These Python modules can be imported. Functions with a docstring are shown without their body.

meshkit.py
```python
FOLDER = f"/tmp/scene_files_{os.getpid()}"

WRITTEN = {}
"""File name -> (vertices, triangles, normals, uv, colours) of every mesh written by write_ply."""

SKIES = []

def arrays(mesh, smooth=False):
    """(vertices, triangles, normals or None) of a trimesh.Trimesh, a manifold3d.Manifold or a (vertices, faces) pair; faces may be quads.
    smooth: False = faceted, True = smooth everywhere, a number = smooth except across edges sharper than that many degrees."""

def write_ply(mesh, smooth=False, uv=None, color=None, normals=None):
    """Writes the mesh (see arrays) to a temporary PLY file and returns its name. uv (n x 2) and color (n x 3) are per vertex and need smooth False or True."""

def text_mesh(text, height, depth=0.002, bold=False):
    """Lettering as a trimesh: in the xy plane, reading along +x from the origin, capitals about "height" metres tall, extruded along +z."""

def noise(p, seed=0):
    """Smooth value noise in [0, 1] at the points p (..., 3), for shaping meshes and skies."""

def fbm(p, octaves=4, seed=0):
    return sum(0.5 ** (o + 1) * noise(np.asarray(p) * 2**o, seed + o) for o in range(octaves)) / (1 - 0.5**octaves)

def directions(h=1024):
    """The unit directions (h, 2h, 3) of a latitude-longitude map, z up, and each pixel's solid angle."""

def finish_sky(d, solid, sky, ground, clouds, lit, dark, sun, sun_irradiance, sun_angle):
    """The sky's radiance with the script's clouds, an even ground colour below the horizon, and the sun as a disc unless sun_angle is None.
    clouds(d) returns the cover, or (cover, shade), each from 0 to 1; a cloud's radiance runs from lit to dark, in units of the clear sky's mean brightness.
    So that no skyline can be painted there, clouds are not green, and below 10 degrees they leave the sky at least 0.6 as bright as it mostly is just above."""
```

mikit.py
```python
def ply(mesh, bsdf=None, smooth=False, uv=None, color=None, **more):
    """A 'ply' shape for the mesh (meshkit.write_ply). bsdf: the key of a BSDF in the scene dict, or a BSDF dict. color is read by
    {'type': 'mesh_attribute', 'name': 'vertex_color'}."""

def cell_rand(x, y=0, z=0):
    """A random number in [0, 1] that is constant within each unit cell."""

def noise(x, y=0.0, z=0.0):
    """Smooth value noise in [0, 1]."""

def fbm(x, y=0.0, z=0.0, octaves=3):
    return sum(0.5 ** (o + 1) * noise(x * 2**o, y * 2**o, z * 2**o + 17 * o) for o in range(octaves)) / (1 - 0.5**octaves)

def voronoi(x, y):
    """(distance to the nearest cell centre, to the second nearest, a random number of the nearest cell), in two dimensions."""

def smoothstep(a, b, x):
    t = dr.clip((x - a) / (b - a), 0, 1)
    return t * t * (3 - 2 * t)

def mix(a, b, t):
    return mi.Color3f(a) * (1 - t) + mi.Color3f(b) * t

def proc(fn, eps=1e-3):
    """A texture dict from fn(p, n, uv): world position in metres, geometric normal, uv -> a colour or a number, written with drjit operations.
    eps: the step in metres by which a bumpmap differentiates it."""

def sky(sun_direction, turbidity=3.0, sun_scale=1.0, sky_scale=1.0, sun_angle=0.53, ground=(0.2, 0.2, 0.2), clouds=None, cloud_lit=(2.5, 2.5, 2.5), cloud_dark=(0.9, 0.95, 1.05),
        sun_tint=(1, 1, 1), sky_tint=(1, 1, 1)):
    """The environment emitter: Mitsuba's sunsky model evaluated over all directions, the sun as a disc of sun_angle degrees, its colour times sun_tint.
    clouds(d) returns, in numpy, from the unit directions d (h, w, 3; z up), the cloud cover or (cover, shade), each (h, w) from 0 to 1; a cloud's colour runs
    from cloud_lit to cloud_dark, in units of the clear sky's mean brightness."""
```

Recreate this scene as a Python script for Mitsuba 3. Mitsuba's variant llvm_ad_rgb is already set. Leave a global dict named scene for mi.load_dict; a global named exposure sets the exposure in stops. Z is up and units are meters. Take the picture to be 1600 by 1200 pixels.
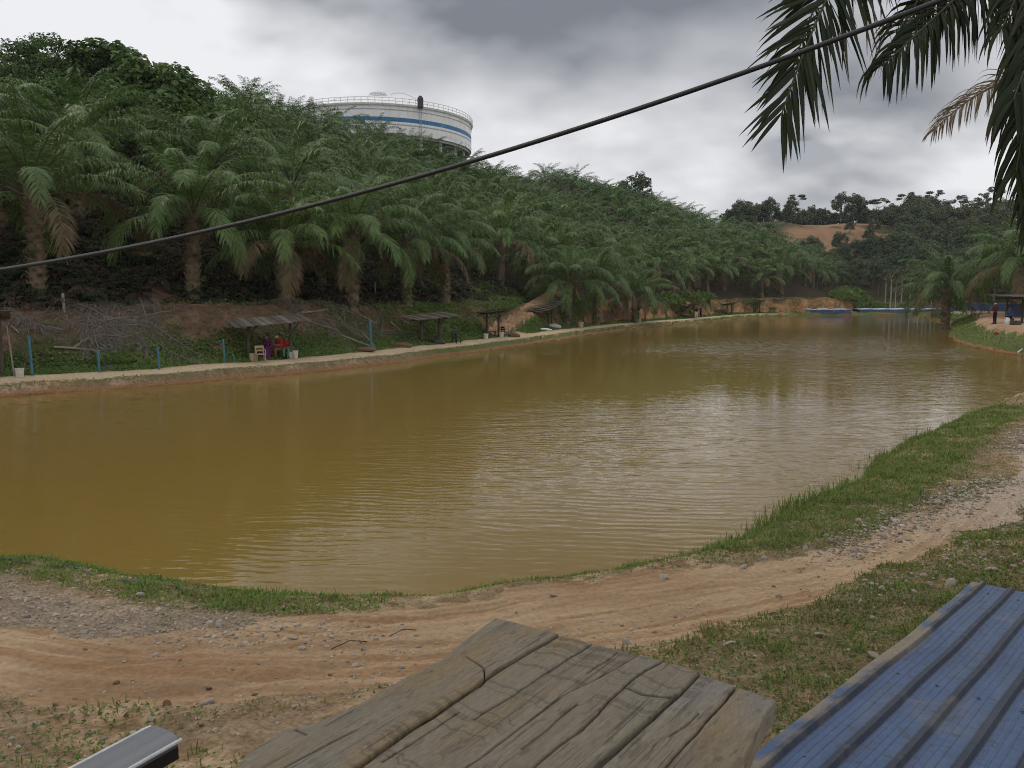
import math
import numpy as np, trimesh, manifold3d as m3, shapely
import shapely.geometry as sg
from scipy.spatial import cKDTree
import drjit as dr, mitsuba as mi
import mikit, meshkit
from mikit import proc, fbm, noise, voronoi, smoothstep, mix
T = mi.ScalarTransform4f
PI = math.pi

# ------------------------------------------------------------------ camera, sky, exposure
EYE = 4.0                                    # metres above the water of the pond
PITCH = math.radians(6.48)
scene, labels = {}, {}
scene['camera'] = {'type': 'perspective', 'fov': 2 * math.degrees(math.atan(800 / 1232)), 'fov_axis': 'x', 'near_clip': 0.05, 'far_clip': 3000.0,
                   'to_world': T().look_at(origin=[0, 0, EYE], target=[0, math.cos(PITCH), EYE - math.sin(PITCH)], up=[0, 0, 1])}
exposure = 1.45


def clouds(d):
    z = np.maximum(d[..., 2], 0)
    q = np.stack([d[..., 0] / (z + .42), d[..., 1] / (z + .42), z * 0], -1)
    a = meshkit.fbm(q * [1.5, 2.1, 1] + [3.1, 7.7, 0.5], 5, seed=4)
    b = meshkit.fbm(q * [4.0, 5.2, 1] + [1.3, 2.2, 2.5], 5, seed=11)
    az = np.arctan2(d[..., 0], np.maximum(d[..., 1], 1e-6)) * 180 / PI
    el = np.arcsin(np.clip(d[..., 2], -1, 1)) * 180 / PI
    warp = 14 * (b - .5)
    bank = np.exp(-((el - 20.5 - warp * .35 - .06 * az) / 6.6) ** 2 - ((az - 2 + warp) / 21.0) ** 2)      # the heavy grey cloud overhead
    bank2 = np.exp(-((el - 12 + warp * .3) / 3.4) ** 2 - ((az - 25 + warp) / 9.0) ** 2)
    shade = .24 + 1.4 * (a - .5) + 1.5 * (b - .5) + .92 * bank + .46 * bank2
    shade -= .42 * np.exp(-((az + 33) / 17.0) ** 2 - ((el - 20) / 14.0) ** 2)                    # the sun's side: thin bright cloud
    shade -= .12 * np.exp(-(el / 9.0) ** 2)
    return np.ones_like(shade), np.clip(shade, 0, 1)


scene['sky'] = mikit.sky([-0.50, 0.30, 0.80], turbidity=3, sun_scale=0.11, sun_angle=14, clouds=clouds,
                         cloud_lit=(3.5, 3.54, 3.66), cloud_dark=(.84, .92, 1.06), ground=(.2, .17, .13))


# ------------------------------------------------------------------ helpers
def numbered(key):
    if key not in scene and key not in labels and not any(k.startswith(key + '__') for k in scene):
        return key
    i = COUNT.get(key, 0)
    while True:
        i += 1
        k = f'{key}_{i:03d}'
        if k not in scene and k not in labels:
            COUNT[key] = i
            return k


COUNT = {}
PARTS = {}


def thing(name, label, cat, group=None):
    n = PARTS.get(name, 0)
    PARTS[name] = n + 1
    key = name if n == 0 else f'{name}_{n:03d}'
    labels[key] = {'label': label, 'category': cat}
    if group:
        labels[key]['group'] = group
    return key


def put(parent, name, mesh, bsdf, smooth=30, uv=None, label=None, stuff=False, tw=None):
    full = f'{parent}__{name}' if parent else name
    n = PARTS.get(full, 0)
    PARTS[full] = n + 1
    key = full if n == 0 else f'{full}_{n:03d}'
    d = mesh if isinstance(mesh, dict) else mikit.ply(mesh, None, smooth=smooth, uv=uv)
    d = {**d, 'bsdf': {'type': 'ref', 'id': 'm_' + bsdf}}
    if tw is not None:
        d['to_world'] = tw
    scene[key] = d
    if label or stuff:
        labels[key] = {}
        if label:
            labels[key]['label'] = label
        if stuff:
            labels[key]['kind'] = 'stuff'
    return key


def cat(ms):
    """Joins (vertices, faces) pairs."""
    vs, fs, at = [], [], 0
    for v, f in ms:
        vs.append(v)
        f = np.asarray(f)
        if f.shape[1] == 4:
            f = np.vstack([f[:, [0, 1, 2]], f[:, [0, 2, 3]]])
        fs.append(f + at)
        at += len(v)
    return np.vstack(vs), np.vstack(fs)


BOXF = np.array([[0, 1, 3], [0, 3, 2], [4, 6, 7], [4, 7, 5], [0, 4, 5], [0, 5, 1], [2, 3, 7], [2, 7, 6], [0, 2, 6], [0, 6, 4], [1, 5, 7], [1, 7, 3]])


def box(c, s, rz=0.0, rot=None):
    v = np.array([[x, y, z] for x in (-.5, .5) for y in (-.5, .5) for z in (-.5, .5)]) * s
    if rot is not None:
        v = v @ np.asarray(rot).T
    if rz:
        v = v @ np.array([[math.cos(rz), math.sin(rz), 0], [-math.sin(rz), math.cos(rz), 0], [0, 0, 1]])
    return v + c, BOXF


def rbox(c, s, r, rz=0.0):
    """A box with rounded edges."""
    h = np.array(s) / 2 - r
    sph = m3.Manifold.sphere(r, 8)
    m = m3.Manifold.batch_hull([sph.translate([x, y, z]) for x in (-h[0], h[0]) for y in (-h[1], h[1]) for z in (-h[2], h[2])])
    m = m.rotate([0, 0, math.degrees(rz)]).translate(list(map(float, c))).to_mesh()
    return np.array(m.vert_properties[:, :3], float), np.array(m.tri_verts)


def tube(p, r, sides=6, caps=True):
    p = np.asarray(p, float)
    r = np.broadcast_to(r, (len(p),))
    t = np.gradient(p, axis=0)
    t /= np.linalg.norm(t, axis=1, keepdims=True) + 1e-12
    a = np.cross(t, np.where(np.abs(t[:, 2:]) < .9, [0, 0, 1.], [1., 0, 0]))
    a /= np.linalg.norm(a, axis=1, keepdims=True) + 1e-12
    b = np.cross(t, a)
    g = np.arange(sides) * 2 * PI / sides
    v = (p[:, None] + r[:, None, None] * (np.cos(g)[None, :, None] * a[:, None] + np.sin(g)[None, :, None] * b[:, None])).reshape(-1, 3)
    i, j = np.meshgrid(np.arange(len(p) - 1), np.arange(sides), indexing='ij')
    j2 = (j + 1) % sides
    q = np.stack([i * sides + j, i * sides + j2, (i + 1) * sides + j2, (i + 1) * sides + j], -1).reshape(-1, 4)
    f = np.vstack([q[:, [0, 1, 2]], q[:, [0, 2, 3]]])
    if caps:
        n = len(v)
        v = np.vstack([v, p[:1], p[-1:]])
        k = np.arange(sides)
        e = (len(p) - 1) * sides
        f = np.vstack([f, np.stack([k * 0 + n, (k + 1) % sides, k], 1), np.stack([k * 0 + n + 1, e + k, e + (k + 1) % sides], 1)])
    return v, f


def lathe(prof, n=24, c=(0, 0, 0)):
    prof = np.asarray(prof, float)
    g = np.arange(n) * 2 * PI / n
    v = np.stack([prof[:, None, 0] * np.cos(g), prof[:, None, 0] * np.sin(g), np.broadcast_to(prof[:, None, 1], (len(prof), n))], -1).reshape(-1, 3)
    i, j = np.meshgrid(np.arange(len(prof) - 1), np.arange(n), indexing='ij')
    q = np.stack([i * n + j, i * n + (j + 1) % n, (i + 1) * n + (j + 1) % n, (i + 1) * n + j], -1).reshape(-1, 4)
    return v + c, np.vstack([q[:, [0, 1, 2]], q[:, [0, 2, 3]]])


def rotz(a):
    return np.array([[math.cos(a), -math.sin(a), 0], [math.sin(a), math.cos(a), 0], [0, 0, 1.]])


def jitter(m, amp, freq, seed=0):
    v, f = m
    o = np.stack([meshkit.fbm(v * freq + 7.3 * k, 2, seed + k) - .5 for k in range(3)], -1)
    return v + o * 2 * amp, f


# ------------------------------------------------------------------ the pond's outline and the land round it
POND = np.array([(-7.85, 11.72), (-6.0, 11.0), (-3.7, 10.1), (-2.2, 9.9), (-.85, 10.0), (1.5, 11.0), (3.0, 12.0), (6.1, 15.2), (9.7, 19.7), (14.6, 25.5), (21.5, 32.9), (29, 39.5), (34.5, 44.5),
                 (32.4, 49.5), (34.6, 58.3), (37.8, 68), (48.4, 87.2), (60, 106), (70.8, 134.7), (79, 152), (76, 156), (55, 151.3), (40, 135), (26.9, 111), (15.5, 95.4), (2.7, 66.8), (-4.1, 51.0), (-9.6, 40.6),
                 (-14.4, 35.6), (-17.2, 32.8), (-19.9, 30.6), (-25, 26), (-25.5, 21), (-18.5, 17.2), (-12, 13.7)])


def chaikin(p, k):
    for _ in range(k):
        q = np.roll(p, -1, 0)
        p = np.stack([.75 * p + .25 * q, .25 * p + .75 * q], 1).reshape(-1, 2)
    return p


PP = chaikin(POND, 3)
seg = np.roll(PP, -1, 0) - PP
slen = np.linalg.norm(seg, axis=1)
cum = np.concatenate([[0], np.cumsum(slen)])
S_ = np.arange(0, cum[-1], .06)
idx_ = np.searchsorted(cum, S_, side='right') - 1
SH = PP[idx_] + seg[idx_] * ((S_ - cum[idx_]) / slen[idx_])[:, None]
nrm_ = np.stack([seg[idx_][:, 1], -seg[idx_][:, 0]], 1) / slen[idx_][:, None]
wob = (meshkit.fbm(np.stack([S_ * .35, S_ * 0, S_ * 0], -1), 4, 3) - .5) * 1.1 * np.clip(np.hypot(*SH.T) / 35, .35, 1)
SH = SH + nrm_ * wob[:, None]
TREE = cKDTree(SH)
POLY = sg.Polygon(SH)
shapely.prepare(POLY)


def shore(x, y):
    """Signed distance to the water's edge (positive on land) and the position along it."""
    d, i = TREE.query(np.stack([x, y], -1), workers=-1)
    return np.where(shapely.contains_xy(POLY, x, y), -d, d), S_[i]


def ss(a, b, x):
    t = np.clip((x - a) / (b - a), 0, 1)
    return t * t * (3 - 2 * t)


def n2(x, y, f, seed=0, o=3):
    return meshkit.fbm(np.stack([x * f, y * f, x * 0 + seed * 3.7], -1), o, seed)


def sides(x, y):
    """1 on the left (hill) side of the pond; distance left of the valley line."""
    p = -(x + 20) * .84 + (y - 30) * .54
    q = (-(x - 66) + (y - 164) * .5) / 1.118
    left = ((p > -8) & (y > 22) & (x < 0.62 * (y - 30) + 6)) | (q > -6) & (y > 100)
    return left, q


RA, RB = np.array([-1.6, 66.0]), np.array([4.9, 90.0])          # the dirt ramp up the bank
SEA = {}


def land(x, y, fine=True, which=False):
    x, y = np.asarray(x, float), np.asarray(y, float)
    d, s = shore(x, y)
    left, q = sides(x, y)
    r = np.hypot(x, y)
    # the hill side
    h = np.minimum(d, np.where(y > 120, q + 9, 1e9))
    nb = n2(x, y, .22, 1)
    far = ss(72, 95, y)
    a = 3.4 + 1.0 * far + 1.6 * (nb - .5)
    rise = 3.9 * (1 - far) + 1.0 * far
    top = 3.0 - .25 * far + 1.0 * (n2(x, y, .09, 2) - .5)
    zl = .46 * ss(-.05, .55, d) + .12 * ss(1, 3.2, d) + (top - .3) * ss(0, 1, (h - a) / rise) ** .8
    hh = np.clip(h - 8.5, 0, 82)
    ws = ss(140, 215, y)
    zl = zl + (.43 * np.minimum(hh, 60) + .18 * np.clip(hh - 60, 0, 25)) * (1 - ws) + .365 * hh * ws + (n2(x, y, .05, 3) - .5) * np.clip(h - 9, 0, 40) * .12
    zl += ss(3, 5, h) * (n2(x, y, .8, 4) - .5) * .45
    ab = RB - RA
    t = np.clip(((x - RA[0]) * ab[0] + (y - RA[1]) * ab[1]) / (ab @ ab), 0, 1.25)
    dist = np.hypot(x - RA[0] - ab[0] * t, y - RA[1] - ab[1] * t)
    zr = .55 + 4.0 * t + (n2(x, y, 1.6, 5) - .5) * .25
    w = (1 - ss(.8, 1.9, dist)) * (t > 0)
    zl = zl * (1 - w) + zr * w
    # the near bank under the camera
    dn = np.clip(d, 0, 1e3)
    zn = .40 * ss(-.05, .9, d) + np.interp(dn, [.9, 2.4, 5, 6, 7, 8, 12, 40], [0, .16, .55, .8, 1.05, 1.25, 1.7, 2.3])
    bank = ss(5.6, 7.6, d) * (1 - ss(.75, 1.35, x)) * (y < 8)
    zn = zn + bank * np.clip(2.2 - zn, 0, 2)
    # the right bank
    zb = .5 * ss(-.05, .5, d) + 1.05 * ss(.3, 3.4, d) + .25 * ss(6, 14, d)
    wr = ss(36, 46, y)
    zx = zn * (1 - wr) + zb * wr
    # far shore and the forest hill
    wf = ss(128, 148, y)
    zf = .55 * ss(-.05, .6, d) + 1.6 * ss(6, 30, d) + 28.5 * ss(188, 318, y - .05 * (x - 130)) * ss(20, 92, x)
    zf += (n2(x, y, .03, 6) - .5) * 9 * ss(195, 240, y)
    zl = np.where(y > 160, np.maximum(zl, np.where(x > 20, zf, -9)), zl)
    zx = zx * (1 - wf) + zf * wf
    if which:
        return left & ~((y > 160) & (x > 20) & (zf > zl - .3))
    z = np.where(left, zl, zx)
    z = np.where(d < 0, -.08 + .35 * np.clip(d, -3, 0), z)
    if fine:
        land_ = np.clip(d, 0, .4) / .4
        nb_ = land_ * (r < 60)
        z = z + nb_ * ((n2(x, y, .9, 7) - .5) * .10 + (n2(x, y, 4.2, 8) - .5) * .042 + (n2(x, y, 11., 9, 3) - .5) * .026)
        tr = track(d, s, x, y) * (y < 40) * (~left)
        su = s * .5
        streak = meshkit.fbm(np.stack([d * 3.3 + 1.2 * (n2(x, y, .35, 12) - .5), su * .22, su * 0], -1), 3, 21)
        z = z + tr * (-.03 + .075 * (streak - .5))
        ti = track_in(x)
        for c, wd, dp in ((.38, .11, .04), (1.75, .13, .045), (.8, .06, .02)):
            z = z - tr * dp * np.exp(-((d - ti - c - .35 * (n2(x, y, .3, 13) - .5)) / wd) ** 2) * (.25 + n2(x, y, .5, 15))
    return z


def track_in(x):
    return np.interp(x, [-7, -4.2, -2.8, -1.2, .8, 2, 3.2, 4.5, 6, 8, 10, 14], [3.1, 2.75, 2.1, 1.25, 1.1, 1.2, 1.7, 2.1, 2.25, 2.7, 2.9, 3.0])


def track(d, s, x, y):
    """1 inside the dirt track on the near bank."""
    inner = track_in(x)
    outer = np.interp(x, [-7, -3, -1.2, .8, 2, 3.2, 4.5, 6, 8, 10, 14], [4.5, 4.15, 3.8, 3.35, 3.3, 3.2, 3.1, 3.1, 3.6, 4.1, 4.5])
    w = (n2(x, y, .7, 10) - .5) * .8 + (n2(x, y, 3., 11) - .5) * .45
    return ss(-.28, .28, d - inner + w) * ss(.3, -.3, d - outer + w)


def zat(x, y):
    return float(land(np.array([x]), np.array([y]))[0])


# ------------------------------------------------------------------ materials
def leafmat(name, fn, trans=.55, rough=.45, spec=.35):
    col = proc(fn)
    scene['m_' + name] = {'type': 'blendbsdf', 'weight': trans * .6, 'face': {'type': 'twosided', 'bsdf': {'type': 'principled', 'base_color': col, 'roughness': rough, 'specular': spec}},
                          'through': {'type': 'principledthin', 'base_color': col, 'roughness': .6, 'diff_trans': 1.7}}


def solid(name, col, rough=.7, spec=.4, metallic=0.0, bump=None, eps=.002):
    b = {'type': 'principled', 'base_color': proc(col) if callable(col) else {'type': 'rgb', 'value': list(col)}, 'roughness': rough, 'specular': spec, 'metallic': metallic}
    if bump is not None:
        b = {'type': 'bumpmap', 'arbitrary': proc(bump, eps), 'scale': 1.0, 'bsdf': b}
    scene['m_' + name] = {'type': 'twosided', 'bsdf': b}


def c_palm(p, n, uv):
    t = noise(p.x * .16, p.y * .16, p.z * .1)
    c = mix((.074, .144, .044), (.138, .222, .048), t) * (.6 + .8 * noise(uv.x * 37., 3.)) 
    c = mix(c, (.10, .125, .03), smoothstep(.86, 1.0, noise(uv.x * 91., 7.)) * .5)
    return dr.select(uv.x > 1.5, mi.Color3f(.11, .12, .055), c)


def c_dry(p, n, uv):
    c = mix((.13, .10, .05), (.22, .155, .085), noise(uv.x * 53., 1.))
    c = mix(c, (.09, .105, .04), smoothstep(.45, .75, noise(p.x * 1.1, p.y * 1.1, p.z * 1.1)) * .7)
    return dr.select(uv.x > 1.5, mi.Color3f(.16, .13, .07), c)


def c_dead(p, n, uv):
    return mix((.085, .074, .062), (.19, .165, .14), noise(uv.x * 41., 2.))


def c_young(p, n, uv):
    c = mix((.055, .13, .02), (.11, .19, .035), noise(uv.x * 37., 3.))
    return dr.select(uv.x > 1.5, mi.Color3f(.17, .19, .06), c)


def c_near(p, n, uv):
    c = mix((.016, .028, .012), (.042, .058, .022), noise(uv.x * 61., 3.))  # greens kept dark: the backlit look is put into the leaf colour
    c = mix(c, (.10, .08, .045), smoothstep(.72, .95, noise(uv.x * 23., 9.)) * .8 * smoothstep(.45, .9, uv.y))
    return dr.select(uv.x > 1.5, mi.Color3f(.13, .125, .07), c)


def c_broad(p, n, uv):
    t = noise(p.x * .12, p.y * .12, p.z * .12)
    return mix((.085, .140, .048), (.13, .215, .058), t) * (.55 + .9 * noise(uv.x * 47., 5.))


def c_forest(p, n, uv):
    a, b = noise(p.x * .07, p.y * .07, 3.), noise(p.x * .045 + 9., p.y * .045, 5.)
    c = mix((.088, .122, .072), (.145, .175, .085), a)
    c = mix(c, (.18, .165, .09), smoothstep(.62, .9, b) * .6)
    return c * (.55 + .9 * noise(uv.x * 47., 5.))


def c_pale(p, n, uv):
    return mix((.10, .11, .05), (.16, .15, .075), noise(uv.x * 47., 5.))


def c_weed(p, n, uv):
    t = noise(p.x * .5, p.y * .5, p.z * .5)
    return mix((.085, .145, .034), (.165, .225, .058), t) * (.6 + .8 * noise(uv.x * 47., 5.))


def c_grass(p, n, uv):
    t = fbm(p.x * .8, p.y * .8, 1., 2)
    lush = smoothstep(1.0, .2, uv.y)
    c = mix((.150, .175, .050), (.155, .240, .050), lush * .75 + .5 * (t - .5))
    c = mix(c, (.26, .215, .10), smoothstep(.62, .9, noise(uv.x * 71., 2.)) * (1 - .7 * lush))
    return c * (.6 + .8 * noise(uv.x * 47., 5.))


leafmat('palm_green', c_palm, .5, .36, .40)
leafmat('palm_dry', c_dry, .4, .6)
leafmat('palm_dead', c_dead, .2, .8)
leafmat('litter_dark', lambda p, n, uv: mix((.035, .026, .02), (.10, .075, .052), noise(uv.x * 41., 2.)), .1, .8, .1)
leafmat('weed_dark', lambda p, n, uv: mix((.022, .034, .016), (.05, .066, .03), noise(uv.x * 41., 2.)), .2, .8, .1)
leafmat('litter', lambda p, n, uv: mix((.12, .075, .05), (.29, .20, .14), noise(uv.x * 41., 2.)), .1, .8, .1)
leafmat('palm_brown', lambda p, n, uv: mix((.20, .16, .105), (.34, .275, .19), noise(uv.x * 41., 2.)), .3, .7, .1)
leafmat('palm_young', c_young, .5, .4)
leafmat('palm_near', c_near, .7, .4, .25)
leafmat('broad_leaf', c_broad, .5, .45, .3)
leafmat('forest_leaf', c_forest, .4, .6, .2)
leafmat('pale_leaf', c_pale, .45, .6)
leafmat('weed_leaf', c_weed, .5, .55, .2)
leafmat('grass_blade', c_grass, .5, .6, .15)


def c_ground(p, n, uv):
    a = fbm(p.x * .9, p.y * .9, 2., 3)
    b = fbm(p.x * 7., p.y * 7., 4., 3)
    f = fbm(p.x * 38., p.y * 38., 6., 2)
    c = mix((.20, .130, .074), (.35, .256, .163), smoothstep(.25, .75, b))
    c = mix(c, (.17, .125, .075), smoothstep(.45, .65, a) * .6)
    near = smoothstep(60., 40., p.y) * dr.maximum(smoothstep(2.2, 1.3, uv.x), .75 * smoothstep(.2, 1.4, p.x))
    c = mix(c, mix((.11, .085, .045), (.14, .125, .058), b), near * .5 * smoothstep(.38, .6, a + .12))
    grey = smoothstep(-1., -3.6, p.x) * smoothstep(1.3, 2.0, uv.x + .7 * (a - .5)) * smoothstep(4.4, 2.9, uv.x + .9 * (b - .5)) * smoothstep(40., 30., p.y)
    c = mix(c, mix((.125, .105, .085), (.25, .215, .175), f), grey * .55)
    c = mix(c, (.085, .11, .035), smoothstep(45., 52., p.y) * smoothstep(3.9, 2.6, uv.x + 1.4 * (a - .5)) * .9)
    c = mix(c, (.24, .13, .065), smoothstep(.3, .1, uv.x) * smoothstep(20., 26., p.y))
    c = mix(c, (.12, .06, .025), smoothstep(.10, -.05, uv.x))
    return c * (.6 + .8 * f)


def c_track(p, n, uv):
    a = fbm(p.x * .6, p.y * .6, 2., 3)
    st = fbm(uv.x * 5.5, uv.y * .35, 1., 3)
    f = fbm(p.x * 30., p.y * 30., 6., 3)
    c = mix((.238, .152, .086), (.36, .262, .166), smoothstep(.3, .72, a * .55 + st * .5))
    c = mix(c, (.205, .108, .048), smoothstep(.50, .72, st) * .65)
    c = mix(c, mix((.30, .26, .22), (.42, .38, .32), f), smoothstep(4.5, 8.5, p.x) * .55)
    return c * (.76 + .48 * f)


def b_track(p, n, uv):
    return .012 * fbm(p.x * 22., p.y * 22., 3., 4)


def c_path(p, n, uv):
    a, f = fbm(p.x * .7, p.y * .7, 2., 3), fbm(p.x * 9., p.y * 9., 5., 2)
    c = mix((.32, .24, .15), (.44, .35, .235), a)
    c = mix(c, (.13, .13, .055), smoothstep(.95, .55, uv.x + .6 * (f - .5)))
    c = mix(c, (.16, .15, .07), smoothstep(2.2, 2.9, uv.x + .9 * (f - .5)) * .8)
    c = mix(c, mix((.22, .14, .085), (.34, .23, .15), a), smoothstep(28., 34., p.x) * smoothstep(120., 100., p.y))
    return c * (.8 + .4 * f)


def c_hill(p, n, uv):
    a, b = fbm(p.x * .35, p.y * .35, p.z * .35, 3), fbm(p.x * 2.2, p.y * 2.2, p.z * 2.2, 3)
    c = mix((.075, .050, .032), (.165, .105, .066), b)
    c = mix(c, (.085, .085, .035), smoothstep(.5, .68, a) * .6)
    cut = smoothstep(.84, .62, n.z)
    earth = mix((.14, .075, .035), (.34, .19, .09), smoothstep(.3, .65, .6 * fbm(p.x * 2.6, p.y * 2.6, p.z * .35, 3) + .4 * fbm(p.x * .5, p.y * .5, p.z * 1.6, 3)))
    c = mix(c, (.030, .026, .017), .88 * smoothstep(7.0, 9.0, uv.x))  # canopy shade under the palms mixed into the soil colour
    c = mix(c, earth, cut * smoothstep(58., 96., p.y) * smoothstep(.47, .60, a + .14 * smoothstep(60., 105., p.y)) * smoothstep(9.0, 7.0, uv.x))
    c = mix(c, mix((.11, .068, .048), (.20, .125, .085), b), smoothstep(66., 50., p.y) * smoothstep(.95, .80, n.z) * .8)
    c = mix(c, (.05, .07, .025), smoothstep(6.5, 4.2, uv.x) * smoothstep(80., 60., p.y) * smoothstep(.42, .55, fbm(p.x * .6, p.y * .6, 8., 2) + .1))
    return c * (.65 + .7 * b)


def c_ramp(p, n, uv):
    b = fbm(p.x * 2.2, p.y * 2.2, 1., 3)
    return mix((.26, .155, .08), (.40, .27, .16), b)


def c_fhill(p, n, uv):
    a, b = fbm(p.x * .03, p.y * .03, 2., 3), fbm(p.x * .3, p.y * .3, 1., 3)
    c = mix((.045, .045, .022), (.085, .08, .04), b)
    e = smoothstep(19., 9., dr.abs(p.x - .388 * p.y - 4. - 26. * (a - .5)) + 14. * (fbm(p.x * .12, p.y * .12, 7., 3) - .5)) * smoothstep(.36, .52, fbm(p.x * .09, p.y * .09, 4., 2) + .08) * smoothstep(246., 262., p.y) * smoothstep(322., 306., p.y)
    return mix(c, mix((.19, .105, .06), (.28, .18, .11), b), e)


solid('ground_mat', c_ground, .95, .1, bump=lambda p, n, uv: .012 * fbm(p.x * 26., p.y * 26., 3., 3))
solid('track_mat', c_track, .95, .1, bump=b_track)
solid('path_mat', c_path, .95, .1)
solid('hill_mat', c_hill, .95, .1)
solid('ramp_mat', c_ramp, .95, .1)
solid('forest_floor', c_fhill, .95, .1)


def ripples(p, n, uv):
    x, y = p.x, p.y
    wx = x + 1.3 * noise(x * .35, y * .5, 2.)
    ph = 1.7 * fbm(x * .55, y * .8, 4., 2)
    gust = .22 + 1.2 * smoothstep(.32, .64, fbm(x * .055 + 3., y * .045, 1., 2) + .004 * (x + 4.))
    gust *= .22 + .78 * smoothstep(105., 38., y)
    h = .0014 * dr.sin(23. * (y + .10 * x) + 9. * ph)
    h += .0085 * (fbm(wx * 2.6, y * 8.5, 7., 3) - .5)
    h += .006 * (noise(wx * .8, y * 2.3, 9.) - .5)
    return h * gust


def c_water(p, n, uv):
    t = fbm(p.x * .05, p.y * .05, 2., 2)
    c = mix((.205, .133, .030), (.238, .160, .043), t)
    return mix(c, (.15, .085, .02), smoothstep(-1.2, 0., uv.x) * .5)


scene['water_mat'] = {'type': 'bumpmap', 'arbitrary': proc(ripples, .01), 'scale': 1.0,
                      'bsdf': {'type': 'plastic', 'int_ior': 1.33, 'diffuse_reflectance': proc(c_water), 'nonlinear': False}}


def c_trunk(p, n, uv):
    a = fbm(p.x * 3., p.y * 3., p.z * 5., 3)
    c = mix((.085, .063, .042), (.27, .21, .14), a)
    return mix(c, (.05, .065, .025), smoothstep(.5, .72, fbm(p.x * 1.2, p.y * 1.2, p.z * 1.2, 2)) * .7)


def c_bark(p, n, uv):
    return mix((.08, .068, .052), (.19, .165, .13), fbm(p.x * 4., p.y * 4., p.z * 1.3, 3))


solid('palm_trunk', c_trunk, .9, .2)
solid('bark', c_bark, .9, .2)
solid('pale_bark', (.34, .315, .265), .9, .2)


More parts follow.
